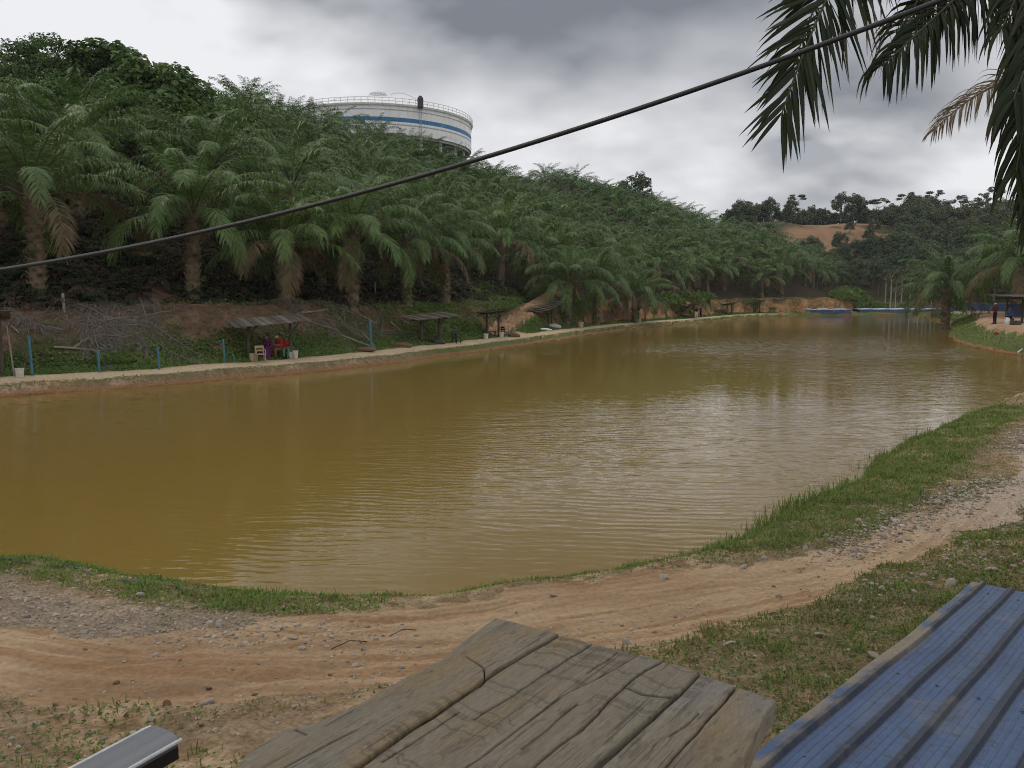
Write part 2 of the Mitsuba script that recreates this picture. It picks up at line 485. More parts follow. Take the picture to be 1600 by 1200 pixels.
def c_oldwood(p, n, uv):
    """Weathered plank: the grain runs along uv.x."""
    w = uv.y + .012 * fbm(uv.x * 3., uv.y * 9., 2., 2)
    g = fbm(uv.x * 4., w * 150., 3., 4)
    rings = fbm(uv.x * 1.3, w * 26., 5., 3)
    st = fbm(uv.x * 3.2, uv.y * 9.5, 9., 4)
    c = mix((.125, .106, .078), (.215, .186, .140), .55 * g + .5 * rings)
    c = mix(c, (.17, .165, .16), smoothstep(.52, .72, fbm(uv.x * 2., uv.y * 4., 21., 3)) * .5)
    c = mix(c, (.20, .145, .075), smoothstep(.56, .75, fbm(uv.x * 1.7, uv.y * 7., 33., 3)) * .65)
    c = mix(c, (.075, .064, .05), smoothstep(.62, .80, st) * .35)
    fine = smoothstep(.68, .76, fbm(uv.x * 5., w * 210., 41., 2)) * smoothstep(.42, .6, fbm(uv.x * 2.5, uv.y * 6., 14., 2))
    c = mix(c, (.045, .038, .03), fine * .55)
    sawn = smoothstep(.60, .72, fbm(uv.x * 1.6, uv.y * 5., 52., 2)) * smoothstep(.62, .74, noise(uv.x * 120. + 5. * fbm(uv.y * 30., uv.x * 3., 1., 2), 2.))
    c = mix(c, (.06, .05, .04), sawn * .4)
    sp = smoothstep(.66, .78, fbm(uv.x * 22., uv.y * 60., 61., 3))
    return mix(c, (.06, .052, .042), sp * .4) * (.8 + .4 * fbm(uv.x * 60., uv.y * 260., 71., 2))


def b_oldwood(p, n, uv):
    w = uv.y + .012 * fbm(uv.x * 3., uv.y * 9., 2., 2)
    return .0022 * fbm(uv.x * 4., w * 150., 3., 3) - .0016 * smoothstep(.66, .78, fbm(uv.x * 5., w * 210., 41., 2)) + .0018 * fbm(uv.x * 6., w * 14., 3., 2)


solid('old_wood', c_oldwood, .85, .25, bump=b_oldwood, eps=.0012)


def c_timber(p, n, uv):
    return mix((.045, .038, .031), (.12, .10, .08), fbm(p.x * 5., p.y * 5., p.z * 5., 3))


solid('dark_timber', c_timber, .9, .2)


def c_stick(p, n, uv):
    return mix((.17, .14, .11), (.36, .31, .25), fbm(p.x * 3., p.y * 3., p.z * 3., 3))


solid('roof_wood', lambda p, n, uv: mix((.075, .062, .048), (.19, .165, .135), fbm(p.x * 4., p.y * 4., p.z * 4., 3)), .9, .2)
solid('grey_stick', c_stick, .9, .2)


def c_sheet(p, n, uv):
    a = fbm(p.x * 1.6, p.y * 1.6, 3., 4)
    s = fbm(uv.x * 2.3 + 3. * a, uv.y * 23. + 2. * a, 3., 4)
    f = fbm(p.x * 40., p.y * 40., 5., 2)
    c = mix((.045, .078, .160), (.072, .115, .212), a)
    c = mix(c, (.10, .125, .17), smoothstep(.5, .8, s) * .5)
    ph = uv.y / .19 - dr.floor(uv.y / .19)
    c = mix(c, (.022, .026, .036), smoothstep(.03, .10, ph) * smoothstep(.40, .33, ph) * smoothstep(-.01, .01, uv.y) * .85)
    mud = smoothstep(.60, .80, fbm(p.x * 2.3 + 4., p.y * 2.3, 8., 4)) * smoothstep(.75, .25, uv.y)
    c = mix(c, (.16, .15, .125), mud * .55)
    spots = smoothstep(.66, .76, fbm(p.x * 17., p.y * 17., 2., 3))
    c = mix(c, (.06, .065, .07), spots * .55)
    edge = smoothstep(.075, .02, uv.y + .05 * (a - .5))
    c = mix(c, (.20, .17, .12), edge * smoothstep(.36, .56, fbm(p.x * 3., p.y * 3., 15., 3)))
    return c * (.85 + .3 * f)


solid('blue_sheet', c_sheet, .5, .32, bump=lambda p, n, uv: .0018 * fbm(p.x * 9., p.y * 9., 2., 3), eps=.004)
solid('bench_top', lambda p, n, uv: mix((.085, .09, .10), (.15, .155, .17), fbm(uv.x * 1.5, uv.y * 60., 2., 3)) , .38, .5)
solid('bench_trim', lambda p, n, uv: mix((.42, .43, .44), (.60, .61, .62), fbm(p.x * 30., p.y * 30., p.z * 30., 2)), .4, .5)
solid('black_plastic', (.012, .013, .014), .5, .4)
solid('cable_black', (.012, .012, .013), .45, .4)
solid('cable_grey', (.16, .16, .165), .5, .4)


def c_tank(p, n, uv):
    st = fbm(p.x * 2.5, p.y * 2.5, p.z * .22, 3)
    return mix((.82, .825, .83), (.66, .66, .65), smoothstep(.48, .8, st) * .8)


def c_band(p, n, uv):
    w = smoothstep(.66, .76, fbm(p.x * 1.1, p.y * 1.1, p.z * .9, 3)) * smoothstep(38.9, 37.8, p.z)
    return mix((.035, .17, .37), (.35, .45, .55), w * .7)


solid('tank_white', c_tank, .5, .4)
solid('tank_blue', c_band, .5, .4)
solid('tank_grey', (.36, .37, .38), .6, .4)
solid('dark_metal', (.05, .05, .052), .6, .4)
solid('concrete', (.42, .40, .37), .9, .2)
solid('post_blue', lambda p, n, uv: mix((.035, .13, .20), (.06, .19, .27), fbm(p.x * 4., p.y * 4., p.z * 4., 2)), .5, .4)
solid('tarp_blue', lambda p, n, uv: mix((.035, .065, .16), (.06, .10, .22), fbm(p.x * 1.5, p.y * 1.5, p.z * 1.5, 2)), .5, .4)
solid('tarp_pale', lambda p, n, uv: mix((.33, .38, .43), (.48, .52, .55), fbm(p.x * 1., p.y * 1., p.z * 1., 2)), .6, .3)
solid('bucket_white', lambda p, n, uv: mix((.62, .60, .53), (.46, .43, .36), fbm(p.x * 9., p.y * 9., p.z * 9., 2)), .5, .4)
solid('bucket_tan', (.42, .33, .22), .6, .3)
solid('chair_tan', (.36, .27, .16), .6, .3)
solid('skin', (.26, .15, .095), .6, .3)
solid('hair', (.012, .010, .009), .6, .3)
solid('purple_cloth', (.105, .028, .085), .9, .1)
solid('red_cloth', (.34, .04, .034), .9, .1)
solid('dark_red_cloth', (.115, .022, .024), .9, .1)
solid('dark_cloth', (.018, .018, .022), .9, .1)
solid('white_cloth', (.68, .68, .70), .9, .1)
solid('blue_cloth', (.06, .12, .26), .9, .1)
solid('green_cloth', (.08, .24, .17), .9, .1)
solid('grey_cap', (.34, .36, .40), .9, .1)
solid('brown_cloth', (.16, .09, .05), .9, .1)
solid('pebble', lambda p, n, uv: mix((.17, .145, .115), (.46, .40, .33), noise(uv.x * 97., 3.)) * (.8 + .4 * fbm(p.x * 50., p.y * 50., p.z * 50., 2)), .9, .2)
solid('white_pipe', (.62, .62, .60), .5, .4)
solid('hose_blue', (.04, .10, .12), .5, .4)
solid('clod', lambda p, n, uv: mix((.11, .07, .042), (.22, .14, .085), noise(uv.x * 97., 3.)), .95, .1)

# ------------------------------------------------------------------ ground: one sheet, cut by what it is
rad = np.concatenate([np.arange(.3, 2.4, .15), np.arange(2.4, 14, .032), 14 * 1.0125 ** np.arange(0, 122), 63.7 * 1.028 ** np.arange(0, 100)])
rad = rad[np.concatenate([[True], np.diff(rad) > .01])]
ang = np.radians(np.concatenate([np.arange(-40, 40.01, .2), np.arange(44, 316.1, 4)]))
R_, A_ = np.meshgrid(rad, ang, indexing='ij')
gx, gy = (R_ * np.sin(A_)).ravel(), (R_ * np.cos(A_)).ravel()
gz = land(gx, gy)
gd, gs = shore(gx, gy)
nr, na = len(rad), len(ang)
i, j = np.meshgrid(np.arange(nr - 1), np.arange(na), indexing='ij')
j2 = (j + 1) % na
quad = np.stack([i * na + j, i * na + j2, (i + 1) * na + j2, (i + 1) * na + j], -1).reshape(-1, 4)
GV = np.stack([gx, gy, gz], -1)
GF = np.vstack([quad[:, [0, 2, 1]], quad[:, [0, 3, 2]], ])
GV = np.vstack([GV, [[0, 0, GV[:na, 2].mean()]]])
k_ = np.arange(na)
GF = np.vstack([GF, np.stack([k_ * 0 + len(GV) - 1, (k_ + 1) % na, k_], 1)])
fn_ = np.cross(GV[GF[:, 1]] - GV[GF[:, 0]], GV[GF[:, 2]] - GV[GF[:, 0]])
GN = np.zeros_like(GV)
for k in range(3):
    np.add.at(GN, GF[:, k], fn_)
GN /= np.linalg.norm(GN, axis=1, keepdims=True)
gd, gs = np.append(gd, 9.), np.append(gs, 0.)
GUV = np.stack([gd, gs], -1)
cx, cy = GV[GF].mean(1)[:, 0], GV[GF].mean(1)[:, 1]
cd, cs = gd[GF].mean(1), gs[GF].mean(1)
cl = land(cx, cy, which=True)
zone = np.zeros(len(GF), int)
zone[(~cl) & (cy < 40) & (track(cd, cs, cx, cy) > .5)] = 1
zone[cl & (cd > .5) & (cd < 2.9 + .5 * (n2(cx, cy, .9, 31) - .5)) & (cy < 150)] = 2
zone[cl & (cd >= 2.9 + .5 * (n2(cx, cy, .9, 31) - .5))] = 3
ab = RB - RA
tt = np.clip(((cx - RA[0]) * ab[0] + (cy - RA[1]) * ab[1]) / (ab @ ab), 0, 1.25)
zone[cl & (np.hypot(cx - RA[0] - ab[0] * tt, cy - RA[1] - ab[1] * tt) < .95 + .8 * (n2(cx, cy, .8, 33) - .5)) & (cd > 2.2)] = 4
zone[(~cl) & (cy > 165)] = 5
zone[(zone == 2) & (cy > 160)] = 0
zone[(~cl) & (cy > 45) & (cy < 128) & (cd > 2.1 + .8 * (n2(cx, cy, .7, 35) - .5)) & (cd < 8.5)] = 2
zone[cl & (zone == 2) & (cy > 45) & (cx > 30) & (cd < .5)] = 0
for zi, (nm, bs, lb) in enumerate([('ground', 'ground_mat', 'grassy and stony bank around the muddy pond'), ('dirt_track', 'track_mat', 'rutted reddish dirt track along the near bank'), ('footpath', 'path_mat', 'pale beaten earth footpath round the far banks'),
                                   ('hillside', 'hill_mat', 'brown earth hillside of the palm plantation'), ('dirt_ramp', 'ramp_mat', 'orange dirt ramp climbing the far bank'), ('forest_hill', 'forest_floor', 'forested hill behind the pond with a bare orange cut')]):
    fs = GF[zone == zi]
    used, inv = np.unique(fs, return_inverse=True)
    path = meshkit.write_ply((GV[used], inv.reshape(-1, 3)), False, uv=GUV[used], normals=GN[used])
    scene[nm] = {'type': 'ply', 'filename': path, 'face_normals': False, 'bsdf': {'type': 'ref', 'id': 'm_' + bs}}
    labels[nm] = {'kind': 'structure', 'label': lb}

# the water, one flat sheet inside the outline (a little past it, under the banks)
wp = POLY.buffer(.35).simplify(.03)
wm = trimesh.creation.triangulate_polygon(wp, engine='earcut')
wv = np.column_stack([wm[0], np.zeros(len(wm[0]))])
wd_, ws_ = shore(wv[:, 0], wv[:, 1])
scene['water'] = {**mikit.ply((wv, wm[1]), None, smooth=True, uv=np.stack([wd_ * 0 - 5, ws_], -1)), 'bsdf': {'type': 'ref', 'id': 'water_mat'}}
labels['water'] = {'kind': 'structure', 'label': 'muddy ochre water of the fishing pond'}
# ------------------------------------------------------------------ palms
def ribbon(base, d, w, ln, wd, sag, three=True):
    """Leaflets as bent tapering strips: base points, directions, width directions, lengths, widths, sag."""
    n = len(base)
    up = np.array([0, 0, 1.])
    w = w * (wd / 2)[:, None]
    mid = base + d * (ln * .5)[:, None] - up * (sag * ln * .16)[:, None]
    tip = base + d * (ln * .93)[:, None] - up * (sag * ln * .55)[:, None]
    k = np.arange(n)
    if three:
        v = np.stack([base - w * .45, base + w * .45, mid - w, mid + w, tip], 1).reshape(-1, 3)
        f = np.concatenate([np.stack([5 * k, 5 * k + 1, 5 * k + 3], 1), np.stack([5 * k, 5 * k + 3, 5 * k + 2], 1), np.stack([5 * k + 2, 5 * k + 3, 5 * k + 4], 1)])
        return v, f, np.tile([0, 0, .5, .5, 1.], n), 5
    v = np.stack([base, mid - w, mid + w, tip], 1).reshape(-1, 3)
    f = np.concatenate([np.stack([4 * k, 4 * k + 2, 4 * k + 1], 1), np.stack([4 * k + 1, 4 * k + 2, 4 * k + 3], 1)])
    return v, f, np.tile([0, .5, .5, 1.], n), 4


def frond(L, n, e0, droop, llen, lw, rng, three=True, sides_=4, sagk=1.0, twist=0.0, bend=1.25):
    """One pinnate palm leaf, growing from the origin along +x. Returns vertices, faces, uv."""
    m = 18
    t = np.linspace(0, 1, m + 1)
    e = e0 - droop * t ** bend
    st = np.stack([np.cos(e), .10 * np.sin(t * 2.6) * rng.normal(0, 1) * np.ones(m + 1), np.sin(e)], -1) * L / m
    P = np.vstack([[0, 0, 0], np.cumsum((st[:-1] + st[1:]) / 2, 0)])
    t0 = .17
    lt = np.repeat(t0 + (1 - t0) * (np.arange(n) + .6) / n, 2) + rng.normal(0, .006, 2 * n)
    lt = np.clip(lt, 0, .999)
    sd = np.tile([-1., 1.], n)
    base = np.stack([np.interp(lt, t, P[:, k]) for k in range(3)], -1)
    tg = np.gradient(P, axis=0)
    tg = np.stack([np.interp(lt, t, tg[:, k]) for k in range(3)], -1)
    tg /= np.linalg.norm(tg, axis=1, keepdims=True)
    Y = np.array([0, 1., 0])
    N = np.cross(tg, Y)
    N *= np.sign(N[:, 2:] + 1e-9)
    x = (lt - t0) / (1 - t0)
    al = np.radians(74 - 38 * x + rng.normal(0, 7, 2 * n))
    be = np.radians(rng.uniform(-12, 30, 2 * n)) + twist * sd
    d = tg * np.cos(al)[:, None] + (Y * (sd * np.cos(be))[:, None] + N * np.sin(be)[:, None]) * np.sin(al)[:, None]
    ln = llen * (.34 + .66 * np.sin(PI * np.clip(x * .86 + .12, 0, 1)) ** .8) * rng.uniform(.85, 1.1, 2 * n)
    w = tg - d * (tg * d).sum(1, keepdims=True)
    w /= np.linalg.norm(w, axis=1, keepdims=True) + 1e-9
    v, f, vv, per = ribbon(base, d, w, ln, np.full(2 * n, lw), sagk * rng.uniform(.7, 1.5, 2 * n), three)
    uu = np.repeat(rng.uniform(0, 1, 2 * n), per)
    rv, rf = tube(P[::3], np.linspace(.055, .008, len(P[::3])) * L / 6, sides_, caps=False)
    return np.vstack([v, rv]), np.vstack([f, rf + len(v)]), np.vstack([np.stack([uu, vv], -1), np.tile([2., 0], (len(rv), 1))])


def crown(K, n, L, llen, lw, rng, three, low=4):
    """(age 0..1, frond mesh) for every frond of one crown, at its place round the top of the trunk."""
    out = []
    for i in range(K):
        a = (i + .5) / K
        e0 = math.radians(82 - (82 - low) * a ** .95 + rng.normal(0, 6))
        dr_ = math.radians(62 + 38 * a ** .8 + rng.normal(0, 10))
        l = L * (.72 + .34 * math.sin(PI * min(1, a * .8 + .12))) * rng.uniform(.9, 1.08)
        v, f, uv = frond(l, n, e0, dr_, llen, lw, rng, three, 4 if three else 3, bend=1.55)
        az = i * 2.39996 + rng.normal(0, .12)
        v = v + [.18 + .1 * a, 0, -.55 * a]
        out.append((a, v @ rotz(az).T, f, uv))
    return out


def palm_trunk(h, r, rng, detail=True):
    z = np.linspace(-.5, h, 12)
    p = np.stack([.10 * np.sin(z * .6), .08 * np.cos(z * .5), z], -1)
    rr = r * (1.25 - .25 * np.clip(z / 1.2, 0, 1)) * (1 + .08 * np.sin(z * 7))
    ms = [tube(p, rr, 9)]
    if detail:
        for k in range(int(h * 17)):                      # the stubs of old leaf bases, in their spiral
            zz = .25 + k / 17.
            a = k * 2.39996
            s = rng.uniform(.9, 1.5)
            b = box([0, 0, 0], [.34 * s, .18 * s, .08])
            vv = b[0].copy()
            vv[vv[:, 0] > 0] *= [1, .55, .7]
            e = math.radians(52 + rng.normal(0, 8))
            R = np.array([[math.cos(e), 0, -math.sin(e)], [0, 1, 0], [math.sin(e), 0, math.cos(e)]])
            vv = (vv @ R.T + [r * 1.02, 0, zz]) @ rotz(a).T
            ms.append((vv + [.10 * math.sin(zz * .6), .08 * math.cos(zz * .5), 0], b[1]))
    return cat(ms)


def ferns(h, r, n, rng):
    """Small ferns rooted between the leaf bases of a trunk."""
    vs, fs, us, at = [], [], [], 0
    for k in range(n):
        v, f, uv = frond(rng.uniform(.35, .7), 8, math.radians(rng.uniform(0, 50)), 1.6, .16, .06, rng, False, 3)
        v = (v + [r, 0, 0]) @ rotz(rng.uniform(0, 6.3)).T + [0, 0, rng.uniform(.6, h)]
        vs.append(v), fs.append(f + at), us.append(np.clip(uv, 0, 1))
        at += len(v)
    return np.vstack(vs), np.vstack(fs), np.vstack(us)


def joined(parts):
    at, vs, fs, us = 0, [], [], []
    for v, f, uv in parts:
        vs.append(v), fs.append(f + at), us.append(uv)
        at += len(v)
    return np.vstack(vs), np.vstack(fs), np.vstack(us)


def ref(b):
    return {'type': 'ref', 'id': 'm_' + b}


def leafply(v, f, uv, b):
    return {**mikit.ply((v, f), None, smooth=False, uv=uv), 'bsdf': ref(b)}


PALMS, FERNED = {}, []


def palm_kind(name, seed, h, K, n, L, near, young=False):
    rng = np.random.default_rng(seed)
    top = [.10 * math.sin(h * .6), .08 * math.cos(h * .5), h]
    g = {'type': 'shapegroup', 'trunk': {**mikit.ply(palm_trunk(h, .36 if near else .34, rng, near), None, smooth=40), 'bsdf': ref('palm_trunk')}}
    fr = crown(K, n, L, 1.0 if near else 1.05, .052 if near else .115, rng, near)
    if near:
        for i, (a, v, f, uv) in enumerate(fr):
            dry = a > .86 and rng.random() < .75
            g['frond' if i == 0 else f'frond_{i:03d}'] = leafply(v + top, f, uv, 'palm_dry' if dry else 'palm_young' if (young and a < .25) else 'palm_green')
        v, f, uv = ferns(h * .9, .3, 26, rng)
        g['trunk_ferns'] = leafply(v, f, uv, 'weed_leaf')
        FERNED.append(name)
    else:
        g['crown'] = leafply(*joined([(v + top, f, uv) for a, v, f, uv in fr if a < .9]), 'palm_young' if young else 'palm_green')
        g['drooping_dry_fronds'] = leafply(*joined([(v + top, f, uv) for a, v, f, uv in fr if a >= .9]), 'palm_dry')
    scene['group_' + name] = g
    PALMS[name] = h


for k in range(4):
    palm_kind(f'near{k}', 100 + k, [5.3, 5.0, 5.5, 4.0][k], 34, 80, [6.2, 6.0, 5.9, 5.3][k], True, young=(k == 1))
for k in range(5):
    palm_kind(f'far{k}', 120 + k, [4.6, 5.2, 4.2, 4.9, 4.0][k], 29, 40, [6.1, 6.5, 5.9, 6.2, 5.4][k], False, young=(k == 4))


def plant(kind, key, x, y, rz, s, dz=-.1, tilt=0.0, z=None):
    if kind in FERNED:
        labels[key + '__trunk_ferns'] = {'kind': 'stuff', 'label': 'small ferns growing on the trunk'}
    scene[key] = {'type': 'instance', 'to_world': T().translate([x, y, (zat(x, y) if z is None else z) + dz]).rotate([0, 0, 1], math.degrees(rz)).rotate([1, 0, 0], tilt).scale(s), 'shapegroup': {'type': 'ref', 'id': 'group_' + kind}}


r_ = np.random.default_rng(66)
for k_ in range(2):
    fr = []
    for i in range(11):
        v, f, uv = frond(r_.uniform(.7, 1.7), 16, math.radians(r_.uniform(15, 70)), r_.uniform(1.0, 1.9), .34, .075, r_, False, 3)
        fr.append((v @ rotz(i * 2.4 + r_.normal(0, .3)).T, f, uv))
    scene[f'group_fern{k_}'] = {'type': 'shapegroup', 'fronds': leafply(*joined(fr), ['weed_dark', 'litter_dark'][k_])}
rng = np.random.default_rng(5)
FRONT = [  # x, y, kind, turn, size, label
    (-24.3, 40.6, 'near0', .4, 1.0, 'tall oil palm at the far left edge, behind the leaning bamboo pole'),
    (-18.2, 45.6, 'near1', 2.1, 1.0, 'oil palm with browning lower fronds and a pale scarred trunk, second from the left edge'),
    (-14.0, 48.6, 'near3', 4.0, 1.0, 'oil palm directly above the shelter where people sit'),
    (-10.6, 53.0, 'near2', 1.2, 1.0, 'oil palm with yellowing fronds above the dead frond heap, left of the tall post'),
    (-7.8, 59.4, 'near0', 3.3, .93, 'oil palm on the bank behind the second shelter'),
    (-5.6, 66.0, 'near2', 5.1, .95, 'oil palm at the top of the bank left of the dirt ramp'),
    (5.9, 83.5, 'near1', .9, .98, 'oil palm right beside the upper end of the dirt ramp'),
    (9.6, 89.5, 'near0', 2.8, 1.0, 'oil palm with fronds hanging to the ground, second right of the dirt ramp'),
    (15.2, 97.6, 'near3', 1.7, .95, 'young oil palm with bright new leaves and rusty skirt at the cut orange bank'),
]
for x, y, kd, rz, s, lb in FRONT:
    plant(kd, thing('oil_palm', lb, 'palm tree'), x, y, rz, s)
front_xy = np.array([f[:2] for f in FRONT])
TANK = np.array([-29.5, 180.0])
cand = []
U = np.array([.54, .84])
Np = np.array([-.84, .54])
for r in range(0, 18):
    for c in range(-6, 42):
        q0 = np.array([-20., 30.]) + U * (c * 9.0 + (r % 2) * 4.5) + Np * (9.2 + r * 7.8)
        cand.append((r, c, *(q0 + rng.normal(0, .8, 2))))
cand = np.array(cand)
ru = np.random.default_rng(15)
ux = ru.uniform(-46, 2, 5200)
uy = 30 + (ux + 20) * 1.35 + ru.uniform(8, 52, 5200)
ud = shore(ux, uy)[0]
uk = (ud > 8.0) & (ud < 42) & (uy > 36) & (uy < 92) & (np.abs(ux) < .72 * uy) & (ru.random(5200) < np.where(ud < 20, .62, .4))
labels['undergrowth'] = {'kind': 'stuff', 'label': 'dark ferns and dry fronds under the plantation palms', 'category': 'undergrowth'}
uz = land(ux[uk], uy[uk])
for n_, (x, y) in enumerate(zip(ux[uk], uy[uk])):
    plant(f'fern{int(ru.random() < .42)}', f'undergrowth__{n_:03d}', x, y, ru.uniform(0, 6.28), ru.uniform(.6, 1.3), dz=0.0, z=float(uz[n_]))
print('undergrowth', uk.sum())
d_, s_ = shore(cand[:, 2], cand[:, 3])
isl = land(cand[:, 2], cand[:, 3], which=True)
px_ = 800 + 1232 * cand[:, 2] / np.maximum(cand[:, 3], 1)
ok = isl & (d_ > 8.2) & (cand[:, 3] > 34) & (px_ > -150) & (px_ < 1345)
ok &= np.hypot(cand[:, 2] - TANK[0], cand[:, 3] - TANK[1]) > 22.5
ok &= ~((np.hypot(cand[:, 2] - TANK[0], (cand[:, 3] - TANK[1])) < 60) & (cand[:, 3] > TANK[1]))
qq = (-(cand[:, 2] - 66) + (cand[:, 3] - 164) * .5) / 1.118
ok &= (cand[:, 3] < 130) | (qq > 1)
ok &= np.array([np.hypot(*(front_xy - p).T).min() > 5.2 for p in cand[:, 2:]])
ok &= ~((px_ < 380) & (cand[:, 3] > 58) & (cand[:, 3] < 150) & (cand[:, 2] < -.36 * cand[:, 3]))       # broadleaf trees stand there
ab_ = RB - RA
ok &= np.array([np.hypot(*(RA + ab_ * min(1.25, max(0, (p - RA) @ ab_ / (ab_ @ ab_))) - p)) > 3.6 for p in cand[:, 2:]])
cand = cand[ok]
dd = np.hypot(cand[:, 2], cand[:, 3])
cand = cand[np.argsort(dd)]
print('palms', len(cand))
HILLSIDE_LABEL = 'oil palm in the packed rows of palms covering the left hillside'
EDGE_LABEL = 'oil palm in the row along the top of the cut orange earth bank'
for i, (r, c, x, y) in enumerate(cand):
    if i >= 268:                                   # past the 300 nearest: the rest of the plantation as one
        plant(f'far{rng.integers(5)}', f'palm_plantation__{i:03d}', x, y, rng.uniform(0, 6.28), rng.uniform(.9, 1.12), tilt=rng.normal(0, 3))
        labels['palm_plantation'] = {'kind': 'stuff', 'label': 'farther oil palms merging into the top of the hillside', 'category': 'palm trees'}
        continue
    e = y > 100 and shore(np.array([x]), np.array([y]))[0][0] < 15
    key = thing('oil_palm', EDGE_LABEL if e else HILLSIDE_LABEL, 'palm tree', 'palms edging the orange bank' if e else 'palms covering the hillside')
    near = math.hypot(x, y) < 62
    plant(f'near{rng.integers(4)}' if near else f'far{rng.choice(5, p=[.24, .24, .22, .22, .08])}', key, x, y, rng.uniform(0, 6.28), rng.uniform(.78, 1.16), tilt=rng.normal(0, 3))
for px, y, s_ in [(640, 152, .86), (672, 150, .88), (702, 153, .86), (728, 151, .93), (612, 150, .84)]:
    x = (px - 800) / 1232 * y
    plant('far1', thing('oil_palm', 'oil palm standing out against the white wall of the storage tank', 'palm tree', 'palms before the tank'), x, y, px * 1.7, s_ * 1.12)
RIGHT = [(54.0, 84, 'near0', .3, 1.15, 'oil palm with long hanging fronds over the right shelter'), (51.6, 94, 'near2', 1.9, 1.05, 'oil palm left of the right shelter, trunk hidden by drooping fronds'),
         (61, 91, 'near2', 3.0, 1.25, 'tall oil palm at the right edge behind the right shelter'), (64, 101, 'near0', 4.4, 1.2, None), (58, 106, 'near3', 5.0, 1.2, None), (72, 112, 'near1', .8, 1.2, None),
         (72.5, 131, 'near3', 2.2, .62, 'small oil palm standing alone at the far right end of the pond'), (66, 82, 'near0', 5.6, 1.2, None), (78, 118, 'near2', 1.1, 1.2, None)]
for x, y, kd, rz, s, lb in RIGHT:
    plant(kd, thing('oil_palm', lb or 'oil palm in the dark grove behind the right shelter', 'palm tree', None if lb else 'palms behind the right shelter'), x, y, rz, s)


# ------------------------------------------------------------------ broadleaf trees
def leaves(cen, nor, ln, wd, rng):
    """Folded diamond leaves at the centres, facing the normals."""
    n = len(cen)
    a = np.cross(nor, rng.normal(0, 1, (n, 3)))
    a /= np.linalg.norm(a, axis=1, keepdims=True) + 1e-9
    b = np.cross(nor, a)
    ln, wd = np.broadcast_to(ln, n)[:, None], np.broadcast_to(wd, n)[:, None]
    v = np.stack([cen - a * ln / 2, cen + b * wd / 2 + nor * wd * .18, cen + a * ln / 2 - nor * ln * .15, cen - b * wd / 2 + nor * wd * .18], 1).reshape(-1, 3)
    k = np.arange(n) * 4
    f = np.concatenate([np.stack([k, k + 1, k + 2], 1), np.stack([k, k + 2, k + 3], 1)])
    uv = np.stack([np.repeat(rng.uniform(0, 1, n), 4), np.tile([0, .5, 1, .5], n)], -1)
    return v, f, uv


def broad_tree(name, seed, H, R, base, nclump, nleaf, ln, bark, leaf, flat=.36, spread=.30, trunk_r=.2):
    rng = np.random.default_rng(seed)
    z = np.linspace(-.6, H * .72, 9)
    bend = rng.normal(0, .03, 2)
    tp = np.stack([bend[0] * z * np.sin(z * .3), bend[1] * z * np.cos(z * .25), z], -1)
    wood = [tube(tp, np.linspace(trunk_r * 1.25, trunk_r * .35, 9), 7)]
    u = rng.normal(0, 1, (nclump, 3))
    u /= np.linalg.norm(u, axis=1, keepdims=True)
    rr = rng.uniform(.45, 1.0, nclump) ** .6
    u[:, 2] = np.abs(u[:, 2]) * 1.1 - .45
    C = u * rr[:, None] * [R, R, (H - base) * .56] + [0, 0, base + (H - base) * .52]
    cs, ns = [], []
    for i, c in enumerate(C):
        zz = np.clip(c[2] - np.hypot(c[0], c[1]) * rng.uniform(.5, .9), H * .18, H * .70)
        p0 = np.array([np.interp(zz, z, tp[:, 0]), np.interp(zz, z, tp[:, 1]), zz])
        if i % 2 == 0 or nclump < 14:
            mid = (p0 + c) / 2 + [0, 0, -.07 * R] + rng.normal(0, .05 * R, 3)
            s = np.linspace(0, 1, 6)[:, None]
            wood.append(tube((1 - s) ** 2 * p0 + 2 * s * (1 - s) * mid + s ** 2 * c, np.linspace(trunk_r * .4, trunk_r * .07, 6), 5, caps=False))
        rc = R * spread * rng.uniform(.65, 1.3)
        k = int(nleaf * (rc / (R * spread)) ** 2)
        w = rng.normal(0, 1, (k, 3))
        w /= np.linalg.norm(w, axis=1, keepdims=True)
        q = w * (rng.uniform(.25, 1, k) ** .5)[:, None] * [rc, rc, rc * flat * 1.7]
        cs.append(c + q)
        ns.append(w * .7 + [0, 0, .85] + rng.normal(0, .40, (k, 3)))
    ns = np.vstack(ns)
    ns /= np.linalg.norm(ns, axis=1, keepdims=True)
    cs = np.vstack(cs)
    l = ln * rng.uniform(.65, 1.3, len(cs))
    v, f, uv = leaves(cs, ns, l, l * .68, rng)
    scene['group_' + name] = {'type': 'shapegroup', 'trunk': {**mikit.ply(cat(wood), None, smooth=40), 'bsdf': ref(bark)}, 'crown': leafply(v, f, uv, leaf)}


broad_tree('broad0', 1, 15, 5.6, 2.0, 52, 95, .46, 'bark', 'broad_leaf', trunk_r=.24)
broad_tree('broad1', 2, 13, 4.8, 1.5, 46, 70, .78, 'bark', 'broad_leaf', trunk_r=.2)
broad_tree('broad2', 3, 11, 4.4, .6, 44, 95, .40, 'bark', 'broad_leaf', trunk_r=.18)
for k in range(6):
    broad_tree(f'forest{k}', 10 + k, [13, 11, 15, 12, 9, 14][k], [4.6, 4.2, 4.4, 5.2, 4.4, 3.8][k], [1.6, .9, 3, 2.0, .4, 2.0][k], [44, 40, 40, 44, 38, 36][k], 62, [.62, .56, .6, .66, .56, .6][k], 'bark', 'forest_leaf', flat=.5, spread=[.26, .30, .27, .25, .3, .28][k], trunk_r=.2)
broad_tree('thin0', 30, 15, 3.0, 8.5, 10, 60, .6, 'bark', 'forest_leaf', trunk_r=.16, spread=.34)
broad_tree('thin1', 31, 17, 3.4, 11.5, 9, 55, .6, 'bark', 'forest_leaf', trunk_r=.16, flat=.2, spread=.34)
